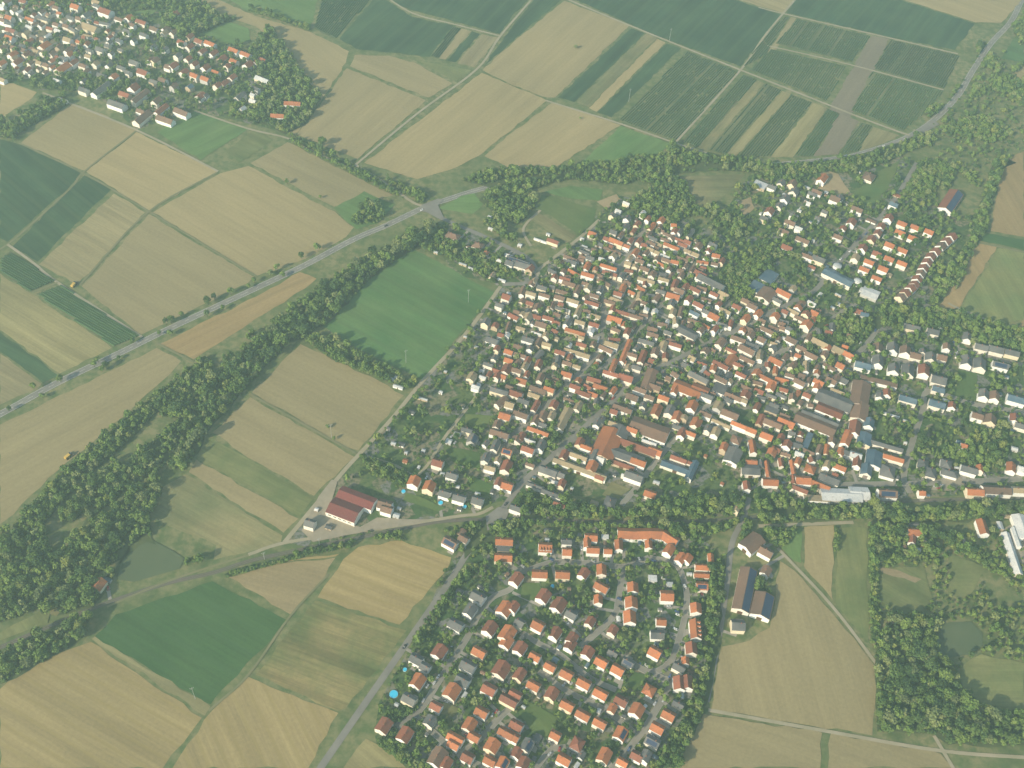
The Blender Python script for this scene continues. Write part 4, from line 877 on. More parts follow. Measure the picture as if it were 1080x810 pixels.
CATN = {'house':'house','dorm':'house','solar':'house','hip':'house','barn':'barn','shed':'shed','flat':'flat_roofed_building'}
for b in BUILD: b['name'] = CATN[b['ty']]; b['s'] = scale_at(b['c'])
hs = sorted([b for b in BUILD if b['name'] == 'house'], key=lambda b: -b['s']*math.sqrt(b['L']*b['W']) if b['zone'] != 'farwest' else -b['s']*3)
for i, b in enumerate(hs): b['solo'] = i < 300
for b in BUILD:
    if b['name'] != 'house': b['solo'] = b['zone'] != 'farwest' or b['name'] == 'barn'
OBJ = []   # (root, colour word, kind word, position)
CW = {'o':'orange','r':'dark red','n':'brown','g':'grey','w':'pale','b':'blue-grey','t':'ochre'}
def building(b):
    L, W, wh, pitch, ty, r = b['L'], b['W'], b['wh'], b['pitch'], b['ty'], b['r']
    root = empty(b['name'], (b['c'][0], b['c'][1], 0), b['ang'])
    solar = False
    if ty == 'solar' or (b['name'] == 'house' and b['zone'] != 'old' and r.random() < .04): solar = -1
    wall_mesh(L, W, wh, pitch, ty).build('wall', WALL[b['wall']], root)
    rf = roof_mesh(L, W, wh, pitch, ty, .3 if ty != 'shed' else .2, solar).build('roof', [ROOF[b['rc']], SOLAR], root)
    big = b['s'] > 1.45
    if b['name'] == 'house' and ty != 'flat':
        rz = wh+W/2*pitch; cx, cy = r.uniform(-.25,.25)*L, r.choice((-1,1))*.5
        ch = MB(); ch.box(cx-.35, cx+.35, cy-.3, cy+.3, rz-1.2, rz+1.0); ch.box(cx-.42, cx+.42, cy-.37, cy+.37, rz+1.0, rz+1.12); ch.build('chimney', BRICK, rf)
        sides = [(-1, 0.0)] if not big else [(-1, 0.0), (1, math.pi)]
        if big:
            for s, rz_ in sides:
                n = 3 if L > 10 else 2
                for k in range(n):
                    put('window', window_mesh(), root, ((k-(n-1)/2)*L/n*.9, s*W/2, 1.1), rz_)
            for s, rz_ in ((-1, -math.pi/2), (1, math.pi/2)):
                if ty != 'hip':
                    for k in (-.22, .22): put('window', window_mesh(), root, (s*L/2, k*W, 1.1), rz_)
                    put('window', window_mesh(1.0, 1.1), root, (s*L/2, 0, wh-.1), rz_)
        put('door', door_mesh(), root, (L*.25 if L*.25 % 1 else .6, -W/2, 0.02), 0.0) if big and W > 6 else None
        if ty == 'dorm' or (big and b['zone'] == 'estate' and r.random() < .22 and ty == 'house' and L > 9):
            s = -1; n = 4 if ty == 'dorm' else 1
            for k in range(n):
                xx = (k-(n-1)/2)*L/(n+.5); yy = s*W*.30; zz = wh+W*.2*pitch
                d = MB(); d.box(xx-.75, xx+.75, yy-1.1, yy+1.3, zz-.9, zz+1.0, 0); d.box(xx-.5, xx+.5, yy-1.14, yy-1.09, zz-.2, zz+.8, 1)
                d.prism([(xx-.95,yy-1.4,zz+1.0),(xx+.95,yy-1.4,zz+1.0),(xx,yy-1.4,zz+1.7)], [(xx-.95,yy+1.8,zz+1.0),(xx+.95,yy+1.8,zz+1.0),(xx,yy+1.8,zz+1.7)], 2)
                d.build('dormer', [WALL[0], GLASS, ROOF[b['rc']]], root)
    elif b['name'] == 'barn':
        d = MB(); w_ = min(4.0, L*.3); d.box(-w_/2, w_/2, -W/2-.08, -W/2+.02, .02, min(3.8, wh-.5)); d.build('barn_door', WOOD, root)
        if W > 9:
            d = MB(); d.box(-L/2-.08, -L/2+.02, -2.2, 2.2, .02, 4.2); d.build('barn_door', STEEL, root)
    elif b['name'] == 'shed':
        d = MB(); d.box(-.5, .5, -W/2-.07, -W/2+.02, .02, 1.8); d.build('door', WOOD, root)
    elif b['name'] == 'flat_roofed_building':
        d = MB(); d.box(-1.3, 1.3, -W/2-.07, -W/2+.02, .02, 2.2); d.build('door', FRAME, root)
        for k in (-.32, .32): put('window', window_mesh(1.6,1.2), root, (k*L, -W/2, 1.1 if wh > 3 else .9))
    OBJ.append([root, CW[b['rc']], b, b['c']])
    return root
rest = MB(); RM = list(ROOF.keys()); far_mats = [ROOF[k] for k in RM]+WALL+[BRICK, SOLAR]
for b in BUILD:
    if b['solo']: building(b)
    else:
        M4 = Matrix.Translation((b['c'][0], b['c'][1], 0))@Matrix.Rotation(b['ang'], 4, 'Z')
        rest.add(wall_mesh(b['L'], b['W'], b['wh'], b['pitch'], b['ty']), M4, len(RM)+b['wall'])
        rest.add(roof_mesh(b['L'], b['W'], b['wh'], b['pitch'], b['ty']), M4, RM.index(b['rc']))
        if b['name'] == 'house':
            rz = b['wh']+b['W']/2*b['pitch']; ch = MB(); ch.box(-.35,.35,.2,.8,rz-1.2,rz+1.0); rest.add(ch, M4, len(RM)+len(WALL))
if rest.f:
    tag(rest.build('houses', far_mats), 'mass of small distant houses with red, brown and grey roofs in the farther village parts', 'houses', kind='stuff')

# ---- large or odd buildings, each by hand
def place(x, y, z, deg): 
    c = G(x, y, z); return c, img_dir(x, y, deg)
SPECIAL = []
def special(root, label, cat, c, L, W, ang):
    tag(root, label, cat); b = dict(c=c, ang=ang, L=L, W=W); reg(b); SPECIAL.append((root, label, c))
def quad(x0, y0, zm, pts, z):
    """roof outline read in a survey tile -> centre, length (first edge), width, azimuth of the first edge"""
    p = [G(x0+a/zm, y0+b/zm, z) for a, b in pts]
    d = (p[1]-p[0])+(p[2]-p[3]); e = (p[3]-p[0])+(p[2]-p[1])
    return np.mean(p, 0), np.linalg.norm(d)/2, np.linalg.norm(e)/2, math.atan2(d[1], d[0])
def shift(mb, T): o = MB(); o.add(mb, T); return o
# twin-gabled red hall
n1 = quad(320, 500, 10.8, [(240,430),(570,555),(692,385),(370,262)], 6); n2 = quad(320, 500, 10.8, [(370,262),(765,400),(862,270),(430,150)], 6)
c = (n1[0]+n2[0])/2; a = n1[3]
root = empty('red_roofed_hall', (c[0], c[1], 0), a)
for k, (nc, L, W, _) in enumerate((n1, n2)):
    if k: W = max(W, 13.5)
    d_ = nc-c; ox, oy = d_[0]*math.cos(a)+d_[1]*math.sin(a), -d_[0]*math.sin(a)+d_[1]*math.cos(a)
    if k == 0: W0, oy0 = W, oy
    else: oy = oy0+W0/2+W/2+.05
    T = Matrix.Translation((ox, oy, .015*k))
    shift(wall_mesh(L, W, 6.0, .34, 'x'), T).build('wall', WALL[0 if k else 2], root)
    shift(roof_mesh(L, W, 6.0, .34, 'x', .02), T).build('roof', ROOF['k'], root)
    d = MB(); d.box(ox+L/2-.02, ox+L/2+.1, oy-2.5, oy+2.5, .02, 4.5); d.build('roller_door', FRAME, root)
    if k == 0:
        for q in range(5):
            d = MB(); d.box(ox-L*.4+q*L*.17, ox-L*.4+q*L*.17+3, oy-W/2-.12, oy-W/2-.01, 3.2, 4.3); d.build('window', GLASS, root)
special(root, 'big twin-gabled hall with dark red metal roof and white end walls', 'hall', c, 36, 34, a)
def barn(name, q, label, wall, roof, solar_side=-1, wh=5.5, pitch=.4, door=True):
    c, L, W, a = q; root = empty(name, (c[0], c[1], 0), a)
    wall_mesh(L, W, wh, pitch, 'x').build('wall', WALL[wall], root); roof_mesh(L, W, wh, pitch, 'x', .3).build('roof', ROOF[roof], root)
    if solar_side:
        y0, y1 = solar_side*(W/2-.3), solar_side*.5; zf = lambda y: wh+(W/2-abs(y))*pitch+.3
        m = MB(); m.face([(-L/2+.4,y0,zf(y0)),(L/2-.4,y0,zf(y0)),(L/2-.4,y1,zf(y1)),(-L/2+.4,y1,zf(y1))]); m.build('solar_array', SOLAR if roof != 'b' else ROOF['b'], root)
    if door: d = MB(); d.box(-L/2-.1, -L/2+.02, -2.2, 2.2, .02, 4.3); d.build('barn_door', WOOD, root)
    special(root, label, 'barn', c, L, W, a)
barn('solar_barn', quad(720,540,6,[(308,605),(372,345),(470,372),(425,640)],6), 'long brown barn with one roof slope of blue solar panels beside the tree belt', 2, 'n')
barn('solar_barn', quad(720,540,6,[(432,638),(455,502),(588,532),(545,682)],6), 'shorter barn with white gable and dark solar slope joined to the long brown barn', 0, 'n')
barn('brown_barn', quad(720,540,6,[(350,202),(445,122),(530,188),(440,260)],6), 'wide brown-roofed barn with white gable south of the railway trees', 0, 'n', 0)
barn('solar_barn', quad(900,165,6,[(532,325),(612,205),(698,240),(625,350)],6), 'barn with red and solar-blue roof slopes standing alone among northern trees', 0, 'r')
# curved terrace at the top of the estate
TPTS = [(653,563,),(672,561.5),(694,561),(703,567),(713,572.5)]
root = empty('curved_terrace', (*G(680,566),0), 0.0); base = np.array(root.location)[:2]
prev = [(652,561.5),(668,562.5),(686,562),(699,562.5),(714,572)]
for i in range(4):
    p, q = G(*prev[i], 6)-base, G(*prev[i+1], 6)-base; L = np.linalg.norm(q-p); a = math.atan2(*(q-p)[::-1]); c = (p+q)/2
    T = Matrix.Translation((c[0], c[1], 0))@Matrix.Rotation(a, 4, 'Z')
    m = MB(); m.add(wall_mesh(L+.02*i, 11-.02*i, 5.2, .6, 'x'), T); m.build('wall', WALL[0], root)
    m = MB(); m.add(roof_mesh(L+.6, 11, 5.2+.01*i, .6, 'x', .4), T); m.build('roof', ROOF['o'], root)
    for k in range(max(1, int(L/4.5))):
        x = (k+.5)*L/max(1, int(L/4.5))-L/2
        for z in (.95, 3.2):
            o = put('window', window_mesh(), root, tuple(T@Vector((x, -5.52, z))), a)
b = dict(c=base, ang=img_dir(683,566,3), L=42, W=10); reg(b)
tag(root, 'long curved terrace with orange roof and white walls below the railway trees', 'terrace'); SPECIAL.append((root, '', base))
# terraced houses in the north-eastern estate
TR = [(625,505),(590,535),(557,565),(522,600),(490,632),(467,668),(445,705),(425,740),(405,775),(388,808),(365,832),(330,862),(300,890)]
for i, (zx, zy) in enumerate(TR):
    P0 = lambda k: G(900+TR[k][0]/6, 165+TR[k][1]/6, 6)
    c = P0(i); k0, k1 = (i, i+1) if i < len(TR)-1 else (i-1, i)
    d = P0(k1)-P0(k0); a = math.atan2(d[1], d[0]); sp = np.linalg.norm(d)
    root = empty('terraced_house', (c[0], c[1], 0), a); L_ = min(9.5, sp*.72)
    wall_mesh(L_, 10.5, 5.2, .72, 'x').build('wall', WALL[0 if i < 11 else 1], root)
    rf = roof_mesh(L_, 10.5, 5.2, .72, 'x', .25).build('roof', ROOF['n' if i % 5 == 2 else 'r'], root)
    ch = MB(); ch.box(-.3,.3,.3,.9,8,9.8); ch.build('chimney', BRICK, rf)
    for k in (-.25, .25): put('window', window_mesh(), root, (L_/2, k*10.5, 1.0), math.pi/2)
    ordn = ['topmost','second','third','fourth','fifth','sixth','seventh','eighth','ninth','tenth','eleventh','twelfth','lowest'][i]
    tag(root, f'white-walled terraced house, {ordn} in the long stepped row beside the eastern field', 'terraced house', 'stepped terraced houses beside the field')
    reg(dict(c=c, ang=a, L=9, W=10.5)); SPECIAL.append((None, '', c))
# round white tanks
for (x, y), rr, lb in (((883,281),4.6,'white round tank at the corner of the blue-roofed hall'),((904.5,297),4.4,'white round tank at the lower end of the blue-roofed hall'),((793,410),0,'')):
    if not rr: continue
    c = G(x, y, 4); root = empty('round_tank', (c[0], c[1], 0)); m = MB(); n = 24
    ring = lambda r_, z: [(r_*math.cos(2*math.pi*k/n), r_*math.sin(2*math.pi*k/n), z) for k in range(n)]
    m.prism(ring(rr,0), ring(rr,5.5), 0, False); m.build('tank_wall', WALL[0], root)
    m = MB(); m.prism(ring(rr+.15,5.5), ring(rr*.5,6.6), 0, False); m.prism(ring(rr*.5,6.6), ring(.1,6.9), 0); m.build('tank_roof', ROOF['w'], root)
    tag(root, lb, 'tank'); reg(dict(c=c, ang=0, L=2*rr, W=2*rr)); SPECIAL.append((root, lb, c))
# pale tarpaulin hall
c, a = place(918, 309, 4, 22); root = empty('pale_hall', (c[0], c[1], 0), a)
wall_mesh(18, 15, 4, .16, 'x').build('wall', WALL[3], root); roof_mesh(18, 15, 4, .16, 'x', .3).build('roof', ROOF['w'], root)
m = MB(); m.box(-12,-9.1,-2,5,0,3.2); m.build('annex', ROOF['w'], root)
special(root, 'low pale hall with a broad white roof below the stepped terraces', 'hall', c, 15, 13, a)
# round blue pool and small ones
for (x, y), rr, lb in (((415.2,732),3.25,'bright blue round pool on the lawn at the estate edge'),((464.6,530),2.08,'small blue round pool beside grey-roofed western houses'),((425.5,518),1.82,'small blue round pool left of two orange-roofed houses'),((427,706),1.56,'tiny pale blue pool above the bright round pool'),((583,618),1.69,'small blue pool behind an orange-roofed house'),((490,534),1.82,'small teal pool beside the grey house row')):
    c = G(x, y, 1); root = empty('pool', (c[0], c[1], 0)); n = 20
    ring = lambda r_, z: [(r_*math.cos(2*math.pi*k/n), r_*math.sin(2*math.pi*k/n), z) for k in range(n)]
    m = MB(); m.prism(ring(rr+.12,0), ring(rr+.12,1.1), 0, False); m.prism(ring(rr+.12,1.1), ring(rr,1.1), 0, False); m.build('pool_wall', POOLR, root)
    m = MB(); m.face(ring(rr,1.0)); m.build('pool_water', POOLW, root)
    tag(root, lb, 'pool'); reg(dict(c=c, ang=0, L=2*rr, W=2*rr)); SPECIAL.append((root, lb, c))
# power poles
POLES = [(206,737,'pole at the corner of the deep green beet field'),(349.7,461.3,'pole between two pale stubble fields'),(428.2,383,'pole at the lower edge of the large green field'),(493.8,319,'pole at the right edge of the large green field'),
         (705.9,43,'pole on the long farm track among vineyards'),(663,107,'pole standing inside the striped vineyard'),(279,590,'pole beside the railway left of the red hall'),(337,575,'pole between the red hall and the railway')]
for x, y, lb in POLES:
    c = G(x, y); hh = 19 if 'railway' not in lb else 11; root = empty('power_pole', (c[0], c[1], 0), R(30))
    m = MB(); m.tube((0,0,0),(0,0,hh),.2,.12,8); m.build('mast', POLE, root)
    m = MB(); m.box(-1.6,1.6,-.09,.09,hh-1.2,hh-1.05); m.box(-1.1,1.1,-.08,.08,hh-2.6,hh-2.46); m.build('crossarm', POLE, root)
    m = MB(); [m.tube((k,0,hh-1.0),(k,0,hh-.5),.12,.08,6) for k in (-1.5,1.5,0)]; m.build('insulators', FRAME, root)
    tag(root, 'slim grey power '+lb, 'power pole')

# ------------------------------------------------------------------ drives, patios and garden sheds
DRIVECARS = []
dv = MB(); nsh = 0
for b in list(BUILD):
    if b['name'] != 'house' or b['zone'] == 'farwest': continue
    r = b['r']; c = b['c']; ca, sa = math.cos(b['ang']), math.sin(b['ang'])
    W2 = lambda u, v, z: (c[0]+u*ca-v*sa, c[1]+u*sa+v*ca, z)
    z = .24+.0007*(len(dv.f) % 60)
    if b['zone'] != 'old' or r.random() < .4:
        sd_ = r.choice((-1,1)); u0 = r.uniform(-.4,.1)*b['L']; y0 = sd_*b['W']/2; y1 = sd_*(b['W']/2+r.uniform(2.5,4.5))
        q = [W2(u0,y0,z), W2(u0+r.uniform(3.5,6),y0,z), W2(u0+r.uniform(3.5,6),y1,z), W2(u0,y1,z)]; dv.face(q if sd_ > 0 else q[::-1])
    k = int(np.argmin((ROADPTS[:,0]-c[0])**2+(ROADPTS[:,1]-c[1])**2)); q = ROADPTS[k,:2]; D = np.linalg.norm(q-c)
    if 5 < D < 30:
        e = (q-c)/D; n_ = np.array([-e[1], e[0]]); off = n_*(b['W']/2+1.6)*r.choice((-1,1))
        a0, a1 = c+off-e*1.5, c+off+e*(D-ROADPTS[k,2])
        if not near_building((a0+a1)/2, .2):
            dv.face([(*(a0-n_*1.4),z+.05),(*(a1-n_*1.4),z+.05),(*(a1+n_*1.4),z+.05),(*(a0+n_*1.4),z+.05)])
            if r.random() < .42: DRIVECARS.append((a0+e*r.uniform(2.5,5), math.atan2(e[1], e[0])+(math.pi if r.random() < .5 else 0)))
    if r.random() < (.34 if b['zone'] in ('estate','west','ne','east') else .08) and nsh < 130:
        for _ in range(6):
            a_ = r.uniform(0,6.28); p = c+np.array([math.cos(a_), math.sin(a_)])*(max(b['L'],b['W'])/2+r.uniform(3,7))
            if near_building(p, 2.2) or near_road(p, 2): continue
            nb = dict(c=p, ang=b['ang']+r.gauss(0,.1), L=r.uniform(2.8,5.2), W=r.uniform(2.2,3.2), rc=r.choice('wwggnb'), ty='shed', zone=b['zone'], px=PX(p)); props(nb); nb['name'] = 'shed'; nb['s'] = scale_at(p)
            BUILD.append(nb); reg(nb); building(nb); nsh += 1; break
tag(dv.build('paving', mat_mix('pale_paving', (.33,.30,.25), (.25,.23,.20), .15, .9)), 'pale paved drives and terraces beside the houses', 'paving', kind='structure')
# ------------------------------------------------------------------ vehicles
CARC = {'white':(.72,.72,.7),'silver':(.42,.43,.44),'dark':(.03,.032,.036),'red':(.35,.03,.025),'blue':(.04,.08,.22)}
CARM = {}
for k, v in CARC.items():
    m, nt, b_ = nodes('car_paint_'+k); b_.inputs['Base Color'].default_value = (*v,1); b_.inputs['Roughness'].default_value = .3; b_.inputs['Specular IOR Level'].default_value = .6
    nz = mixc(nt, ramp(nt, noise(nt, coords(nt,'Object'), 3, 2), .3, .7), v, scalec(v, .9)); nt.links.new(nz, b_.inputs['Base Color']); CARM[k] = m
TYRE = mat_mix('tyre', (.02,.02,.02), (.03,.03,.03), 3, .9)
cm = {}
def car_meshes(k):
    if k in cm: return cm[k]
    m = MB(); w = .86
    prof = [(-2.1,.35),(-2.15,.75),(-1.35,.92),(1.9,.95),(2.1,.8),(2.1,.35)]
    m.prism([(x,-w,z) for x, z in prof], [(x,w,z) for x, z in prof])
    top = [(-.75,.92),(-.1,1.45),(1.3,1.47),(1.95,.95)]
    m.prism([(x,-w*.93,z) if z < 1 else (x,-w*.76,z) for x, z in top], [(x,w*.93,z) if z < 1 else (x,w*.76,z) for x, z in top])
    body = m.mesh('body', [CARM[k]])
    g_ = MB()
    g_.face([(-.72,-.7,.99),(-.72,.7,.99),(-.16,.58,1.41),(-.16,-.58,1.41)]); g_.face([(1.93,.7,1.0),(1.93,-.7,1.0),(1.38,-.58,1.43),(1.38,.58,1.43)])
    for s in (-1,1): g_.face([(-.5,s*.815,1.0),(1.7,s*.815,1.0),(1.25,s*.69,1.41),(-.05,s*.69,1.41)])
    glass = g_.mesh('window', [GLASS])
    wm = MB(); wm.tube((0,-.1,0),(0,.1,0),.32,.32,12); wheel = wm.mesh('wheel', [TYRE])
    cm[k] = (body, glass, wheel); return cm[k]
def car(p, ang, k, moving=False):
    root = empty('car', (p[0], p[1], .3 if near_road(p, 0) else .06), ang)
    b_, g_, w_ = car_meshes(k)
    put('body', b_, root, (0,0,0)); put('window', g_, root, (0,0,.004))
    for x in (-1.35, 1.3):
        for y in (-.8, .8): put('wheel', w_, root, (x, y, .32))
    OBJ.append([root, k, dict(name='car'), np.array(p)])
car(G(426.5,682.5), img_dir(426.5,682.5,-55), 'dark'); car(G(445,222), img_dir(445,222,-25), 'white'); car(G(407,238.5), img_dir(407,238,-25), 'dark'); car(G(892,164.5), img_dir(892,164,-15), 'white'); car(G(932,154.5), img_dir(932,154,-20), 'white')
PARK = [(2,540,540,[(765,300),(785,300),(805,298),(825,298)],70),(2,540,675,[(820,150),(835,158),(850,160)],40),(2,720,540,[(15,470),(25,485)],60),(2,900,405,[(880,340)],30),
        (2,360,675,[(545,290),(560,300),(700,30),(980,450),(955,470),(350,480),(520,380),(870,600),(845,640),(900,500),(650,730),(460,500),(590,270),(615,230)],-60),
        (2,540,675,[(740,690),(755,680),(770,720),(800,665),(905,400),(920,395),(960,380),(600,520),(690,720),(380,270),(330,280),(275,330),(950,120),(985,60),(1000,225),(660,110),(700,75),(300,690),(240,720)],-55),
        (2,540,540,[(400,580),(430,600),(460,620),(485,625),(640,650),(690,600),(680,550),(250,300),(345,305),(515,310),(960,420),(970,435),(1035,740),(1045,630),(1050,650),(70,345),(100,325),(860,330),(900,310)],30),
        (2,720,405,[(900,340),(905,352),(895,362),(885,372),(850,410),(800,440),(870,430),(890,395)],-50),(2,900,405,[(45,590),(100,575),(70,590),(650,150),(590,105),(700,625),(560,640),(540,660),(520,650),(210,395),(225,398),(240,402),(255,407),(270,410)],20),
        (2,360,405,[(700,330),(720,370),(1040,760),(1060,800),(540,590)],-50),(2,780,165,[(440,300),(345,400),(640,650),(700,600),(760,520),(800,490),(920,330),(960,300),(735,600),(420,195),(385,325)],-40),
        (2,900,270,[(380,240),(395,230),(410,215),(425,190),(440,180),(370,130),(1030,680),(990,700),(140,470),(45,550),(640,540),(655,610),(315,700),(530,740)],-50),
        (2,540,270,[(550,520),(545,540),(600,290),(620,265),(690,120)],-70),(2,540,405,[(560,130),(540,150),(640,90),(960,60)],-40),(2,720,270,[(980,410),(960,400),(910,440),(1000,405)],-30)]
ncar = 0; carpos = []
for _, x0, y0, L, dg in PARK:
    for zx, zy in L:
        x, y = x0+zx/6, y0+zy/6; p = G(x, y, .7)
        if near_building(p, .8) or any(np.linalg.norm(p-q) < 2.6 for q in carpos): continue
        carpos.append(p); car(p, img_dir(x, y, dg)+random.gauss(0,.15), random.choice(('white','white','silver','silver','dark','red','blue')))
for p, a in DRIVECARS:
    if near_building(p, .9) or any(np.linalg.norm(p-q) < 2.6 for q in carpos): continue
    carpos.append(p); car(p, a, random.choice(('white','white','silver','silver','dark','red','blue')))
# combine harvesters on the stubble
HARV = mat_mix('machine_yellow', (.62,.42,.10), (.55,.36,.09), 2, .5)
for (x, y), dg, lb in (((77.5,300.5),-50,'small pale orange harvester alone on the stubble beside the vine rows'),((71.5,481.5),-40,'pale yellow harvester at the field edge beside the wood')):
    c = G(x, y, 1.5); root = empty('harvester', (c[0], c[1], .06), img_dir(x, y, dg))
    m = MB(); m.box(-3,2.2,-1.4,1.4,1.0,3.2); m.box(-3.4,-3,-1.0,1.0,1.4,2.6); m.build('body', HARV, root)
    m = MB(); m.box(2.2,3.6,-1.0,1.0,1.6,3.6); m.build('cab', GLASS, root)
    m = MB(); m.box(3.9,5.2,-2.6,2.6,.3,1.2); m.tube((4.6,-2.5,1.3),(4.6,2.5,1.3),.5,.5,8); m.build('cutter', STEEL, root)
    w_ = MB(); w_.tube((0,-.3,0),(0,.3,0),.85,.85,14); wm = w_.mesh('wheel', [TYRE])
    for xx in (-2, 1.8):
        for yy in (-1.5, 1.5): put('wheel', wm, root, (xx, yy, .85))
    tag(root, lb, 'harvester')

# ------------------------------------------------------------------ trees
def crown_arrays(kind, seed, nq):
    """leaf clumps spread over several lobes: returns verts, quads (unit tree height 1)"""
    r = np.random.default_rng(seed); V = []; Fc = []
    if kind == 'round': lobes = [(0,0,.62,.27,.30)]+[(r.uniform(.12,.26)*math.cos(a), r.uniform(.12,.26)*math.sin(a), r.uniform(.42,.78), r.uniform(.14,.2), r.uniform(.14,.2)) for a in r.uniform(0,6.28,8)]
    elif kind == 'tall': lobes = [(r.uniform(-.05,.05), r.uniform(-.05,.05), z, w, .17) for z, w in ((.25,.14),(.42,.17),(.58,.16),(.74,.13),(.88,.08))]
    elif kind == 'conifer': lobes = [(0,0,z,w,.12) for z, w in ((.2,.2),(.34,.18),(.48,.145),(.62,.11),(.76,.075),(.9,.04))]
    else: lobes = [(r.uniform(-.3,.3), r.uniform(-.3,.3), r.uniform(.3,.6), r.uniform(.22,.34), r.uniform(.25,.38)) for k in range(5)]
    tot = sum(l[3]*l[4] for l in lobes)
    for lx, ly, lz, lr, lh in lobes:
        n = max(6, int(nq*lr*lh/tot))
        d = r.normal(size=(n,3)); d /= np.linalg.norm(d, axis=1)[:,None]
        d[:,2] = np.where(d[:,2] < -.5, -d[:,2], d[:,2])
        rad = r.uniform(.72,1.12,n)
        P = np.stack([lx+d[:,0]*lr*rad, ly+d[:,1]*lr*rad, lz+d[:,2]*lh*rad], 1)
        nr = d+r.normal(scale=.55, size=(n,3)); nr /= np.linalg.norm(nr, axis=1)[:,None]
        t = np.cross(nr, r.normal(size=(n,3))); t /= np.linalg.norm(t, axis=1)[:,None]; bt = np.cross(nr, t)
        sz = r.uniform(.6,1.25,n)*math.sqrt(4.2*lr*lh/n)*.95
        for k in range(n):
            i = len(V); a, b_ = t[k]*sz[k], bt[k]*sz[k]*r.uniform(.6,1)
            V += [P[k]-a-b_*.6, P[k]+a*.7-b_, P[k]+a+b_*.7, P[k]-a*.6+b_]
            Fc.append((i,i+1,i+2,i+3))
    V = np.array(V); V[:,2] = np.maximum(V[:,2], .06)
    return V, np.array(Fc)
def trunk_mb(kind):
    m = MB(); top = {'round':.6,'tall':.8,'conifer':.85}.get(kind, .4); r0 = .028
    m.tube((0,0,0),(.01,0,top*.55),r0,r0*.7,7); m.tube((.01,0,top*.55),(0,.01,top),r0*.7,r0*.25,6)
    if kind != 'conifer':
        for a in (0.4, 2.4, 4.5): m.tube((.01,0,top*.5),(.17*math.cos(a),.17*math.sin(a),top*.95),r0*.5,r0*.15,5)
    return m
PROTO = []; KINDS = [('round',0),('round',0),('round',1),('round',2),('tall',0),('conifer',1),('round',3),('round',0),('tall',2)]
for i, (k, lm) in enumerate(KINDS):
    V, Fc = crown_arrays(k, 20+i, 420 if k == 'round' else 330)
    me = bpy.data.meshes.new('crown'); me.from_pydata(V.tolist(), [], Fc.tolist()); me.materials.append(LEAF[lm])
    V2, F2 = crown_arrays(k, 60+i, 150 if k == 'round' else 110)
    PROTO.append((me, trunk_mb(k).mesh('trunk', [BARK]), V2, F2, lm))
BV, BF = crown_arrays('bush', 91, 60)
TREES = []; TG = {}; WNAME = ''
def tnear(p, rad):
    for i in range(int(p[0]//12)-1, int(p[0]//12)+2):
        for j in range(int(p[1]//12)-1, int(p[1]//12)+2):
            for q, rr in TG.get((i,j), ()):
                if (p[0]-q[0])**2+(p[1]-q[1])**2 < (rad+rr)**2: return True
    return False
def add_tree(p, h, kinds, where, bm=1.2, rm=.8, gap=.62, force=False):
    rad = h*.36
    if not force and (near_building(p, bm) or near_road(p, rm) or tnear(p, rad*gap)): return False
    k = random.choices(range(len(KINDS)), kinds)[0]
    TREES.append(dict(p=p, h=h, k=k, where=where, wn=WNAME if where == 'wood' else '', rz=random.uniform(0,6.28), w=random.uniform(.85,1.2)))
    TG.setdefault((int(p[0]//12), int(p[1]//12)), []).append((p, rad*gap)); return True
MIXW = (4,4,4,1.6,.5,.4,.8,4,.4); MIXG = (3,3,3,.8,.5,1.6,1.2,3,.3)
def in_fields(p):
    return any(P.min(0)[0] < p[0] < P.max(0)[0] and P.min(0)[1] < p[1] < P.max(0)[1] and inside(P, p) for P in FIELD_POLY)
for ln in LONE.split(';'):
    x, y, h = map(float, ln.split()); add_tree(G(x, y, h*.5), h*1.3, MIXW, 'lone', force=True)
UND = []
from mathutils import noise as MN
def clump(p, sc, seed): return .5+.75*MN.noise(Vector((p[0]*sc, p[1]*sc, seed)))
def scatter(P, n, hmean, kinds, where, fields=True, bush=0.0, den_=1.0, **kw):
    lo, hi = P.min(0), P.max(0)
    for _ in range(n):
        p = rng.uniform(lo, hi)
        if not inside(P, p) or (fields and in_fields(p)) or any(inside(Q_, p) for Q_ in PONDS): continue
        if where == 'garden' and clump(p, .022, 3.1) > .78: continue
        if where == 'wood' and den_ < .9 and clump(p, .016, 7.7) > den_+.02*random.gauss(0,1): continue
        h = hmean*(1.02 if where == 'wood' else 1.2)*random.choice((random.uniform(.4,.8), random.uniform(.75,1.15), random.uniform(1.0,1.75)))
        if where == 'garden' and random.random() < .12 and any(inside(Q_, p) for Q_ in CORES): continue
        if random.random() < bush:
            if not near_building(p, .3) and not near_road(p, .4): UND.append((p, random.uniform(1.2,3.0)*(1.5 if where == 'wood' else 1)))
            continue
        add_tree(p, h, kinds, where, **kw)
wz = []
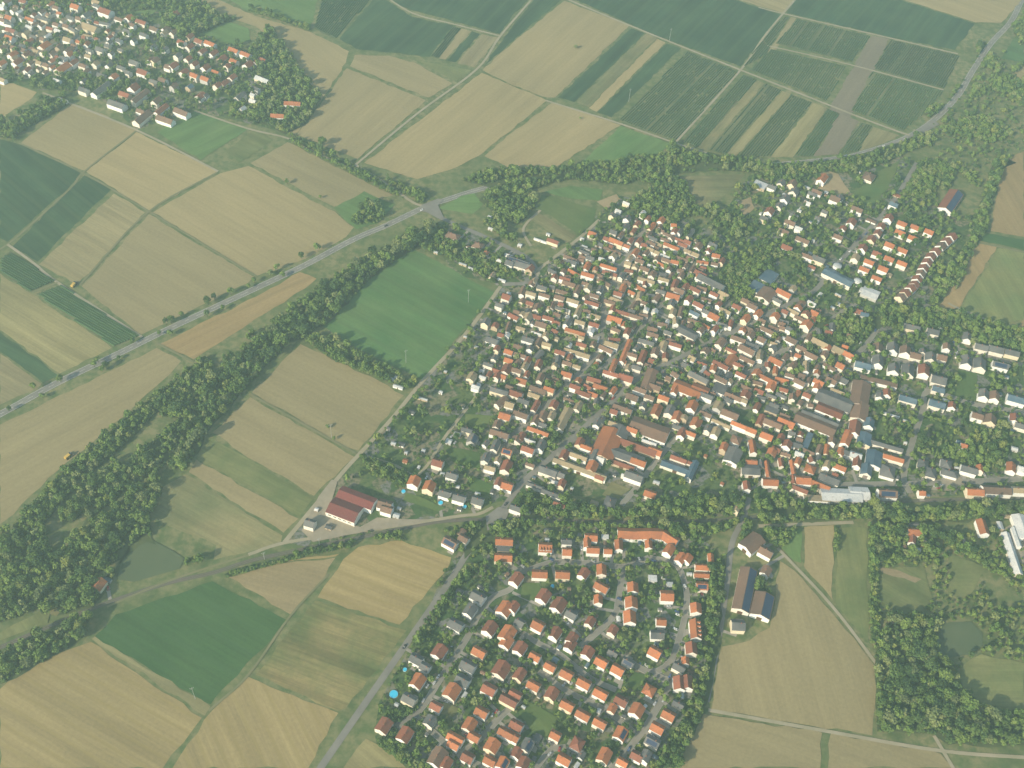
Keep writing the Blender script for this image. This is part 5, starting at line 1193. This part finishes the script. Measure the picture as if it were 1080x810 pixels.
for ln in WOODS.strip().split('\n'):
    hd, pts = ln.split('|'); nm, den, hm = hd.split(); P = poly_px(pts); A = area(P); hm = float(hm); den = float(den); den0 = max(den, .75)
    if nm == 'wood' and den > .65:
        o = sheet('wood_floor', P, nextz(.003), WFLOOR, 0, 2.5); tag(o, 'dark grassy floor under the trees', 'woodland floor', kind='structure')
    zn_ = PX(P.mean(0)); WNAME = ('western stream wood' if zn_[0] < 460 and 240 < zn_[1] < 640 and zn_[0] < 300 or (zn_[0] < 450 and 240 < zn_[1] < 420) else 'wood corner below the railway' if zn_[0] < 130 and zn_[1] >= 640 else 'square lower-right wood' if zn_[0] > 900 and zn_[1] > 640 else 'railway tree belt' if 500 < zn_[1] < 585 else 'belt right of the estate' if zn_[1] > 580 else 'northern road trees' if zn_[1] < 230 else 'village-edge thicket')
    bx = (P.max(0)-P.min(0)).prod()
    scatter(P, int(bx*den0/(hm*hm*.09)), hm*1.12, (3,3,3,2.4,.6,.3,.5,3,.6) if nm == 'wood' else MIXW, 'wood', fields=False, bush=.3, den_=den, bm=1.5, rm=2.2, gap=.5)
ZG = [('480 290 530 300 528 303 443 404 380 480 330 520 400 505 470 545 560 520 640 525 760 545 960 525 1080 520 1080 352 985 340 1000 310 1030 240 990 215 950 160 900 175 840 180 790 185 770 215 740 240 690 215 650 205 600 260 567 288 540 262 470 232 450 245', .26, 5.2),
      ('395 775 405 810 430 830 650 830 700 810 745 740 762 650 760 590 740 565 690 556 500 560 470 600 440 670 400 740', .40, 4.0),
      ('0 0 200 0 230 10 262 60 310 60 338 105 310 142 270 132 206 117 144 137 112 108 75 95 40 95 0 85', .34, 5.2),
      ('780 190 860 180 990 215 1000 300 960 330 880 320 840 300 790 290 760 260', .2, 5.6), ('890 340 1080 352 1080 500 960 505 900 440', .3, 5.8), ('1040 60 1080 50 1080 160 1030 180 960 200 990 130', .16, 5), ('930 580 1080 550 1080 780 1000 780 1000 650 930 660', .45, 4.2)]
for pl, den, hm in ZG:
    P = poly_px(pl); bx = (P.max(0)-P.min(0)).prod()
    scatter(P, int(bx*den/(hm*hm*.36)), hm, MIXG, 'garden', bush=.28, bm=.9, rm=.4, gap=.72)

for P in CORES[:1]:
    bx = (P.max(0)-P.min(0)).prod(); scatter(P, int(bx*.30/(4.4*4.4*.36)), 4.4, MIXG, 'garden', bush=.25, bm=.35, rm=.3, gap=.7)

def tree_px(t): return scale_at(t['p'])*t['h']
def vis(t):
    x, y = PX((*t['p'], t['h']*.5)); return -5 < x < 1085 and -5 < y < 815
TREES = [t for t in TREES if -60 < PX((*t['p'], 0))[0] < 1140 and -60 < PX((*t['p'], 0))[1] < 880]
order = sorted([t for t in TREES if vis(t)], key=lambda t: -tree_px(t)*(1.25 if t['where'] == 'lone' else 1))
solo = set(id(t) for t in order[:300])
VV = {i: [] for i in range(4)}; FF = {i: [] for i in range(4)}; cnt = {i: 0 for i in range(4)}
tr = MB()
for t in TREES:
    h = t['h']; me, tm, V2, F2, lm = PROTO[t['k']]; sx = h*t['w']
    if id(t) in solo:
        root = empty('tree', (t['p'][0], t['p'][1], 0), t['rz'])
        o = put('crown', me, root, (0,0,0)); o.scale = (sx, sx, h); o = put('trunk', tm, root, (0,0,0)); o.scale = (sx, sx, h)
        OBJ.append([root, 'tree', dict(name='tree', wn=t['wn'], where=t['where'], h=h, lm=lm, tk=KINDS[t['k']][0]), t['p']])
    else:
        ca, sa = math.cos(t['rz']), math.sin(t['rz'])
        W_ = np.stack([(V2[:,0]*ca-V2[:,1]*sa)*sx+t['p'][0], (V2[:,0]*sa+V2[:,1]*ca)*sx+t['p'][1], V2[:,2]*h], 1)
        VV[lm].append(W_); FF[lm].append(F2+cnt[lm]); cnt[lm] += len(W_)
        tr.tube((t['p'][0], t['p'][1], 0), (t['p'][0], t['p'][1], h*.5), h*.028, h*.015, 5)
V = []; Fs = []; mi = []; off = 0
for lm in range(4):
    if not VV[lm]: continue
    a = np.concatenate(VV[lm]); f = np.concatenate(FF[lm]); V.append(a); Fs.append(f+off); mi.append(np.full(len(f), lm)); off += len(a)
V = np.concatenate(V); Fs = np.concatenate(Fs); mi = np.concatenate(mi)
tv = np.array(tr.v); tf = [tuple(off+j for j in f) for f in tr.f]
def np_mesh(name, V, quads, mats, mi=None, extra_v=None, extra_f=()):
    me = bpy.data.meshes.new(name)
    me.vertices.add(len(V)); me.vertices.foreach_set('co', np.ascontiguousarray(V, np.float32).ravel())
    me.loops.add(len(quads)*4); me.loops.foreach_set('vertex_index', np.ascontiguousarray(quads, np.int32).ravel())
    me.polygons.add(len(quads)); me.polygons.foreach_set('loop_start', np.arange(0, len(quads)*4, 4, dtype=np.int32))
    for m in mats: me.materials.append(m)
    if mi is not None: me.polygons.foreach_set('material_index', np.ascontiguousarray(mi, np.int32))
    me.update(calc_edges=True); return me
tq = np.array([f for f in tf if len(f) == 4])
V = np.concatenate([V, tv]); Fs = np.concatenate([Fs, tq]); mi = np.concatenate([mi, np.full(len(tq), 4)])
o = link(bpy.data.objects.new('woodland', np_mesh('woodland', V, Fs, LEAF+[BARK], mi)))
tag(o, 'mass of smaller and farther green trees in woods, belts and gardens', 'trees', kind='stuff')
UV = []; UF = []; n = 0
for p, h in UND:
    s = h*random.uniform(.8,1.3); UV.append(BV*np.array([s,s,h])+np.array([p[0],p[1],0])); UF.append(BF+n); n += len(BV)
if UV:
    UVc = np.concatenate(UV); UFc = np.concatenate(UF)
    o = link(bpy.data.objects.new('shrubs', np_mesh('shrubs', UVc, UFc, LEAF[:2], (np.arange(len(UFc))//len(BF))%2)))
    tag(o, 'countless low garden bushes and undergrowth', 'shrubs', kind='stuff')

# ------------------------------------------------------------------ labels that single things out
LM = [((368,533),'big red twin-gabled hall'),((415,732),'bright blue round pool'),((683,564),'curved orange terrace'),((786,622),'long solar barn'),((794,573),'wide brown barn'),((640,468),'great orange-roofed hall'),
      ((883,281),'upper white round tank'),((918,309),'low pale hall'),((1001,210),'lone red and solar barn'),((895,522),'long white hall by the railway'),((1050,517),'brown station building'),((812,292),'blue-roofed hall'),
      ((525,545),'level crossing'),((452,217),'main road junction'),((945,315),'lowest stepped terraced house'),((1004,249),'topmost stepped terraced house'),((1068,580),'long white shed at the right edge'),((575,578),'white-fronted house with four dormers'),
      ((637,330),'bend of the main village street'),((970,135),'northern road fork'),((640,215),'bare sandy playing field'),((206,737),'power pole by the beet field'),((428,383),'power pole in the green field'),((350,461),'power pole between stubble fields'),
      ((1012,675),'eastern pond'),((155,587),'western pond'),((908,420),'brown factory roofs'),((720,600),'street bend beside the tree belt'),((648,808),'lower end of the estate street'),((788,545),'lane at the railway belt'),
      ((480,605),'straight lane beside the golden field'),((1007,420),'eastern crossroads'),((953,503),'foot of the eastern side street'),((565,288),'northern lane fork'),((720,375),'middle of the long cross street'),((900,321),'eastern village exit'),
      ((720,453),'lane right of the great hall'),((553,507),'lower village lane'),((442,501),'end of the allotment lane'),((793,215),'bare brown patch by the northern gardens'),((807,194),'broad white flat roof'),((545,602),'western estate entrance'),((440,768),'southern estate corner'),((690,752),'estate street bend'),
      ((310,110),'bright red-roofed farm by the far village'),((92,645),'lone orange-roofed house in the western wood')]
LP = np.array([G(*p) for p, _ in LM])
ORD = ['','second ','third ','fourth ','fifth ','sixth ','seventh ','eighth ','ninth ','tenth ','eleventh ','twelfth ','thirteenth ','fourteenth ','fifteenth ','sixteenth ','seventeenth ','eighteenth ','nineteenth ','twentieth ']
def size_word(b):
    return None
groups = {}
allb = {}
for b in BUILD: allb.setdefault((b['name'], CW[b['rc']]), []).append(b['c'])
for root, cw, b, c in OBJ:
    if b['name'] == 'tree': continue
    key = (b['name'], cw); groups.setdefault(key, []).append((root, np.array(c), b))
NAMEW = {'house':'{c}-roofed house','barn':'{c}-roofed barn','shed':'small {c}-roofed shed','flat_roofed_building':'{c} flat-roofed building','car':'{c} car'}
GRP = {'house':'village houses with pitched roofs','barn':'farm barns and halls','shed':'garden sheds','flat_roofed_building':'flat-roofed buildings','car':'cars on streets and drives'}
def assign(items, allpos):
    """each item takes the landmark it ranks nearest to; (landmark, rank) pairs are unique"""
    ap = np.array(allpos); out = {}
    Dm = np.linalg.norm(LP[:,None,:]-ap[None], axis=2)
    cand = []
    for i, (root, c, b) in enumerate(items):
        dl = np.linalg.norm(LP-c, axis=1)
        for j in range(len(LP)):
            rank = int((Dm[j] < dl[j]-1e-6).sum())
            if rank < 20: cand.append((rank+dl[j]/60, rank, j, i))
    cand.sort(); used = set()
    for s, rank, j, i in cand:
        if i in out or (j, rank) in used: continue
        out[i] = (j, rank); used.add((j, rank))
    return out
for (nm, cw), items in groups.items():
    ap = allb.get((nm, cw)) or [c for _, c, _ in items]
    out = assign(items, ap); base = NAMEW[nm].format(c=cw)
    for i, (root, c, b) in enumerate(items):
        if i in out:
            j, rank = out[i]; lb = f'{base}, the {ORD[rank]}nearest such to the {LM[j][1]}' if rank else f'{base} nearest to the {LM[j][1]}'
            if len(lb.split()) > 16: lb = f'{base}, {ORD[rank]}nearest to {LM[j][1]}'
            if len(lb.split()) > 16: lb = f'{base}, {ORD[rank]}nearest {LM[j][1]}'
        else:
            j = int(np.argmin(np.linalg.norm(LP-c, axis=1))); x, y = PX(c)
            lb = f'{base} amid roofs near {LM[j][1]}'
        tag(root, lb, 'car' if nm == 'car' else nm.replace('_', ' ').replace('flat roofed ', ''), GRP[nm])
TD = {0:'leafy green',1:'dark green',2:'pale grey-green',3:'yellow-green'}
tg = {}
allt = {}
SHP = {'round':'round','tall':'tall narrow','conifer':'pointed'}
for t in TREES:
    allt.setdefault((t['where'], t['wn'], PROTO[t['k']][4], KINDS[t['k']][0]), []).append(t['p'])
for root, cw, b, c in OBJ:
    if b['name'] == 'tree': tg.setdefault((b['where'], b['wn'], b['lm'], b['tk']), []).append((root, np.array(c), b))
for (wh, wn, lm, tk), items in tg.items():
    if wh == 'wood':
        # crowns of a closed wood: nothing tells them apart
        for root, c, b in items: tag(root, f'{TD[lm]} {SHP[tk]} tree among its like in the {wn}', 'tree', f'{TD[lm]} {SHP[tk]} trees of the {wn}')
        continue
    out = assign(items, allt[(wh, wn, lm, tk)]); place_w = {'lone':'roadside tree','garden':'garden tree'}[wh]
    for i, (root, c, b) in enumerate(items):
        base = f'{TD[lm]} {SHP[tk]} {place_w}'
        j, rank = out.get(i, (int(np.argmin(np.linalg.norm(LP-c, axis=1))), 0))
        tag(root, f'{base}, {ORD[rank]}nearest to the {LM[j][1]}', 'tree', f'{place_w}s')
for o, kind, c in fields:
    j = int(np.argmin(np.linalg.norm(LP-c, axis=1)))
    if kind == 'vines': o['label'] = f'parallel rows of green vines near the {LM[j][1]}'
    else:
        o['label'] = f'{FDESC[kind]} near the {LM[j][1]}'; o['category'] = 'field' if o.name.startswith('field') else 'lawn' if 'lawn' in o.name else 'sand patch'

# ------------------------------------------------------------------ air, light, camera
hz = MB(); hz.box(-S-60, S+60, 700-S-60, 700+S+60, -1.0, 812.0)
m = bpy.data.materials.new('haze_air'); m.use_nodes = True; nt = m.node_tree; nt.nodes.clear()
out = nt.nodes.new('ShaderNodeOutputMaterial'); pv = nt.nodes.new('ShaderNodeVolumePrincipled')
pv.inputs['Color'].default_value = HAZE_COL; pv.inputs['Density'].default_value = HAZE_DEN; pv.inputs['Anisotropy'].default_value = HAZE_G
nt.links.new(pv.outputs[0], out.inputs['Volume'])
o = hz.build('haze', m); tag(o, 'thin milky blue-green summer haze over the whole valley', 'haze', kind='stuff')

AZ, EL = R(SUN_AZ), R(SUN_EL)       # direction the light travels on the ground
sd = Vector((math.cos(AZ)*math.cos(EL), math.sin(AZ)*math.cos(EL), -math.sin(EL)))
L = bpy.data.lights.new('sun', 'SUN'); L.energy = SUN_E; L.angle = R(.5); L.color = SUN_C
so = bpy.data.objects.new('sun', L); so.rotation_euler = sd.to_track_quat('-Z', 'Y').to_euler(); so.location = (-800,-400,900); link(so)
w = bpy.data.worlds.new('World'); scene.world = w; w.use_nodes = True; nt = w.node_tree
sky = nt.nodes.new('ShaderNodeTexSky'); sky.sky_type = 'NISHITA'; sky.sun_disc = False; sky.sun_elevation = EL
sky.sun_rotation = math.atan2(-sd.x, -sd.y) % (2*math.pi); sky.altitude = 300; sky.dust_density = 2.0
bg = nt.nodes['Background']; nt.links.new(sky.outputs[0], bg.inputs[0]); bg.inputs[1].default_value = SKY_E
cam = bpy.data.cameras.new('camera'); cam.sensor_width = 36; cam.lens = F/1080*36; cam.clip_end = 12000; cam.clip_start = 1
co = bpy.data.objects.new('camera', cam); link(co); scene.camera = co
M = Matrix(((rt2[0], up2[0], -fwd[0], 0), (rt2[1], up2[1], -fwd[1], 0), (rt2[2], up2[2], -fwd[2], H), (0,0,0,1)))
co.matrix_world = M
vs = scene.view_settings; vs.view_transform = 'Standard'; vs.look = 'None'; vs.exposure = EXPO; vs.gamma = 1; vs.use_curve_mapping = False
scene.cycles.volume_bounces = 1; scene.cycles.max_bounces = 5; scene.cycles.diffuse_bounces = 2; scene.cycles.use_denoising = True
print('buildings', len(BUILD), 'solo houses', sum(b['solo'] for b in hs), 'houses', len(hs), 'trees', len(TREES), 'shrubs', len(UND), 'objects', len(bpy.data.objects), 'tree faces', len(Fs))
from collections import Counter
print(Counter(b['name'] for b in BUILD if b.get('solo')))
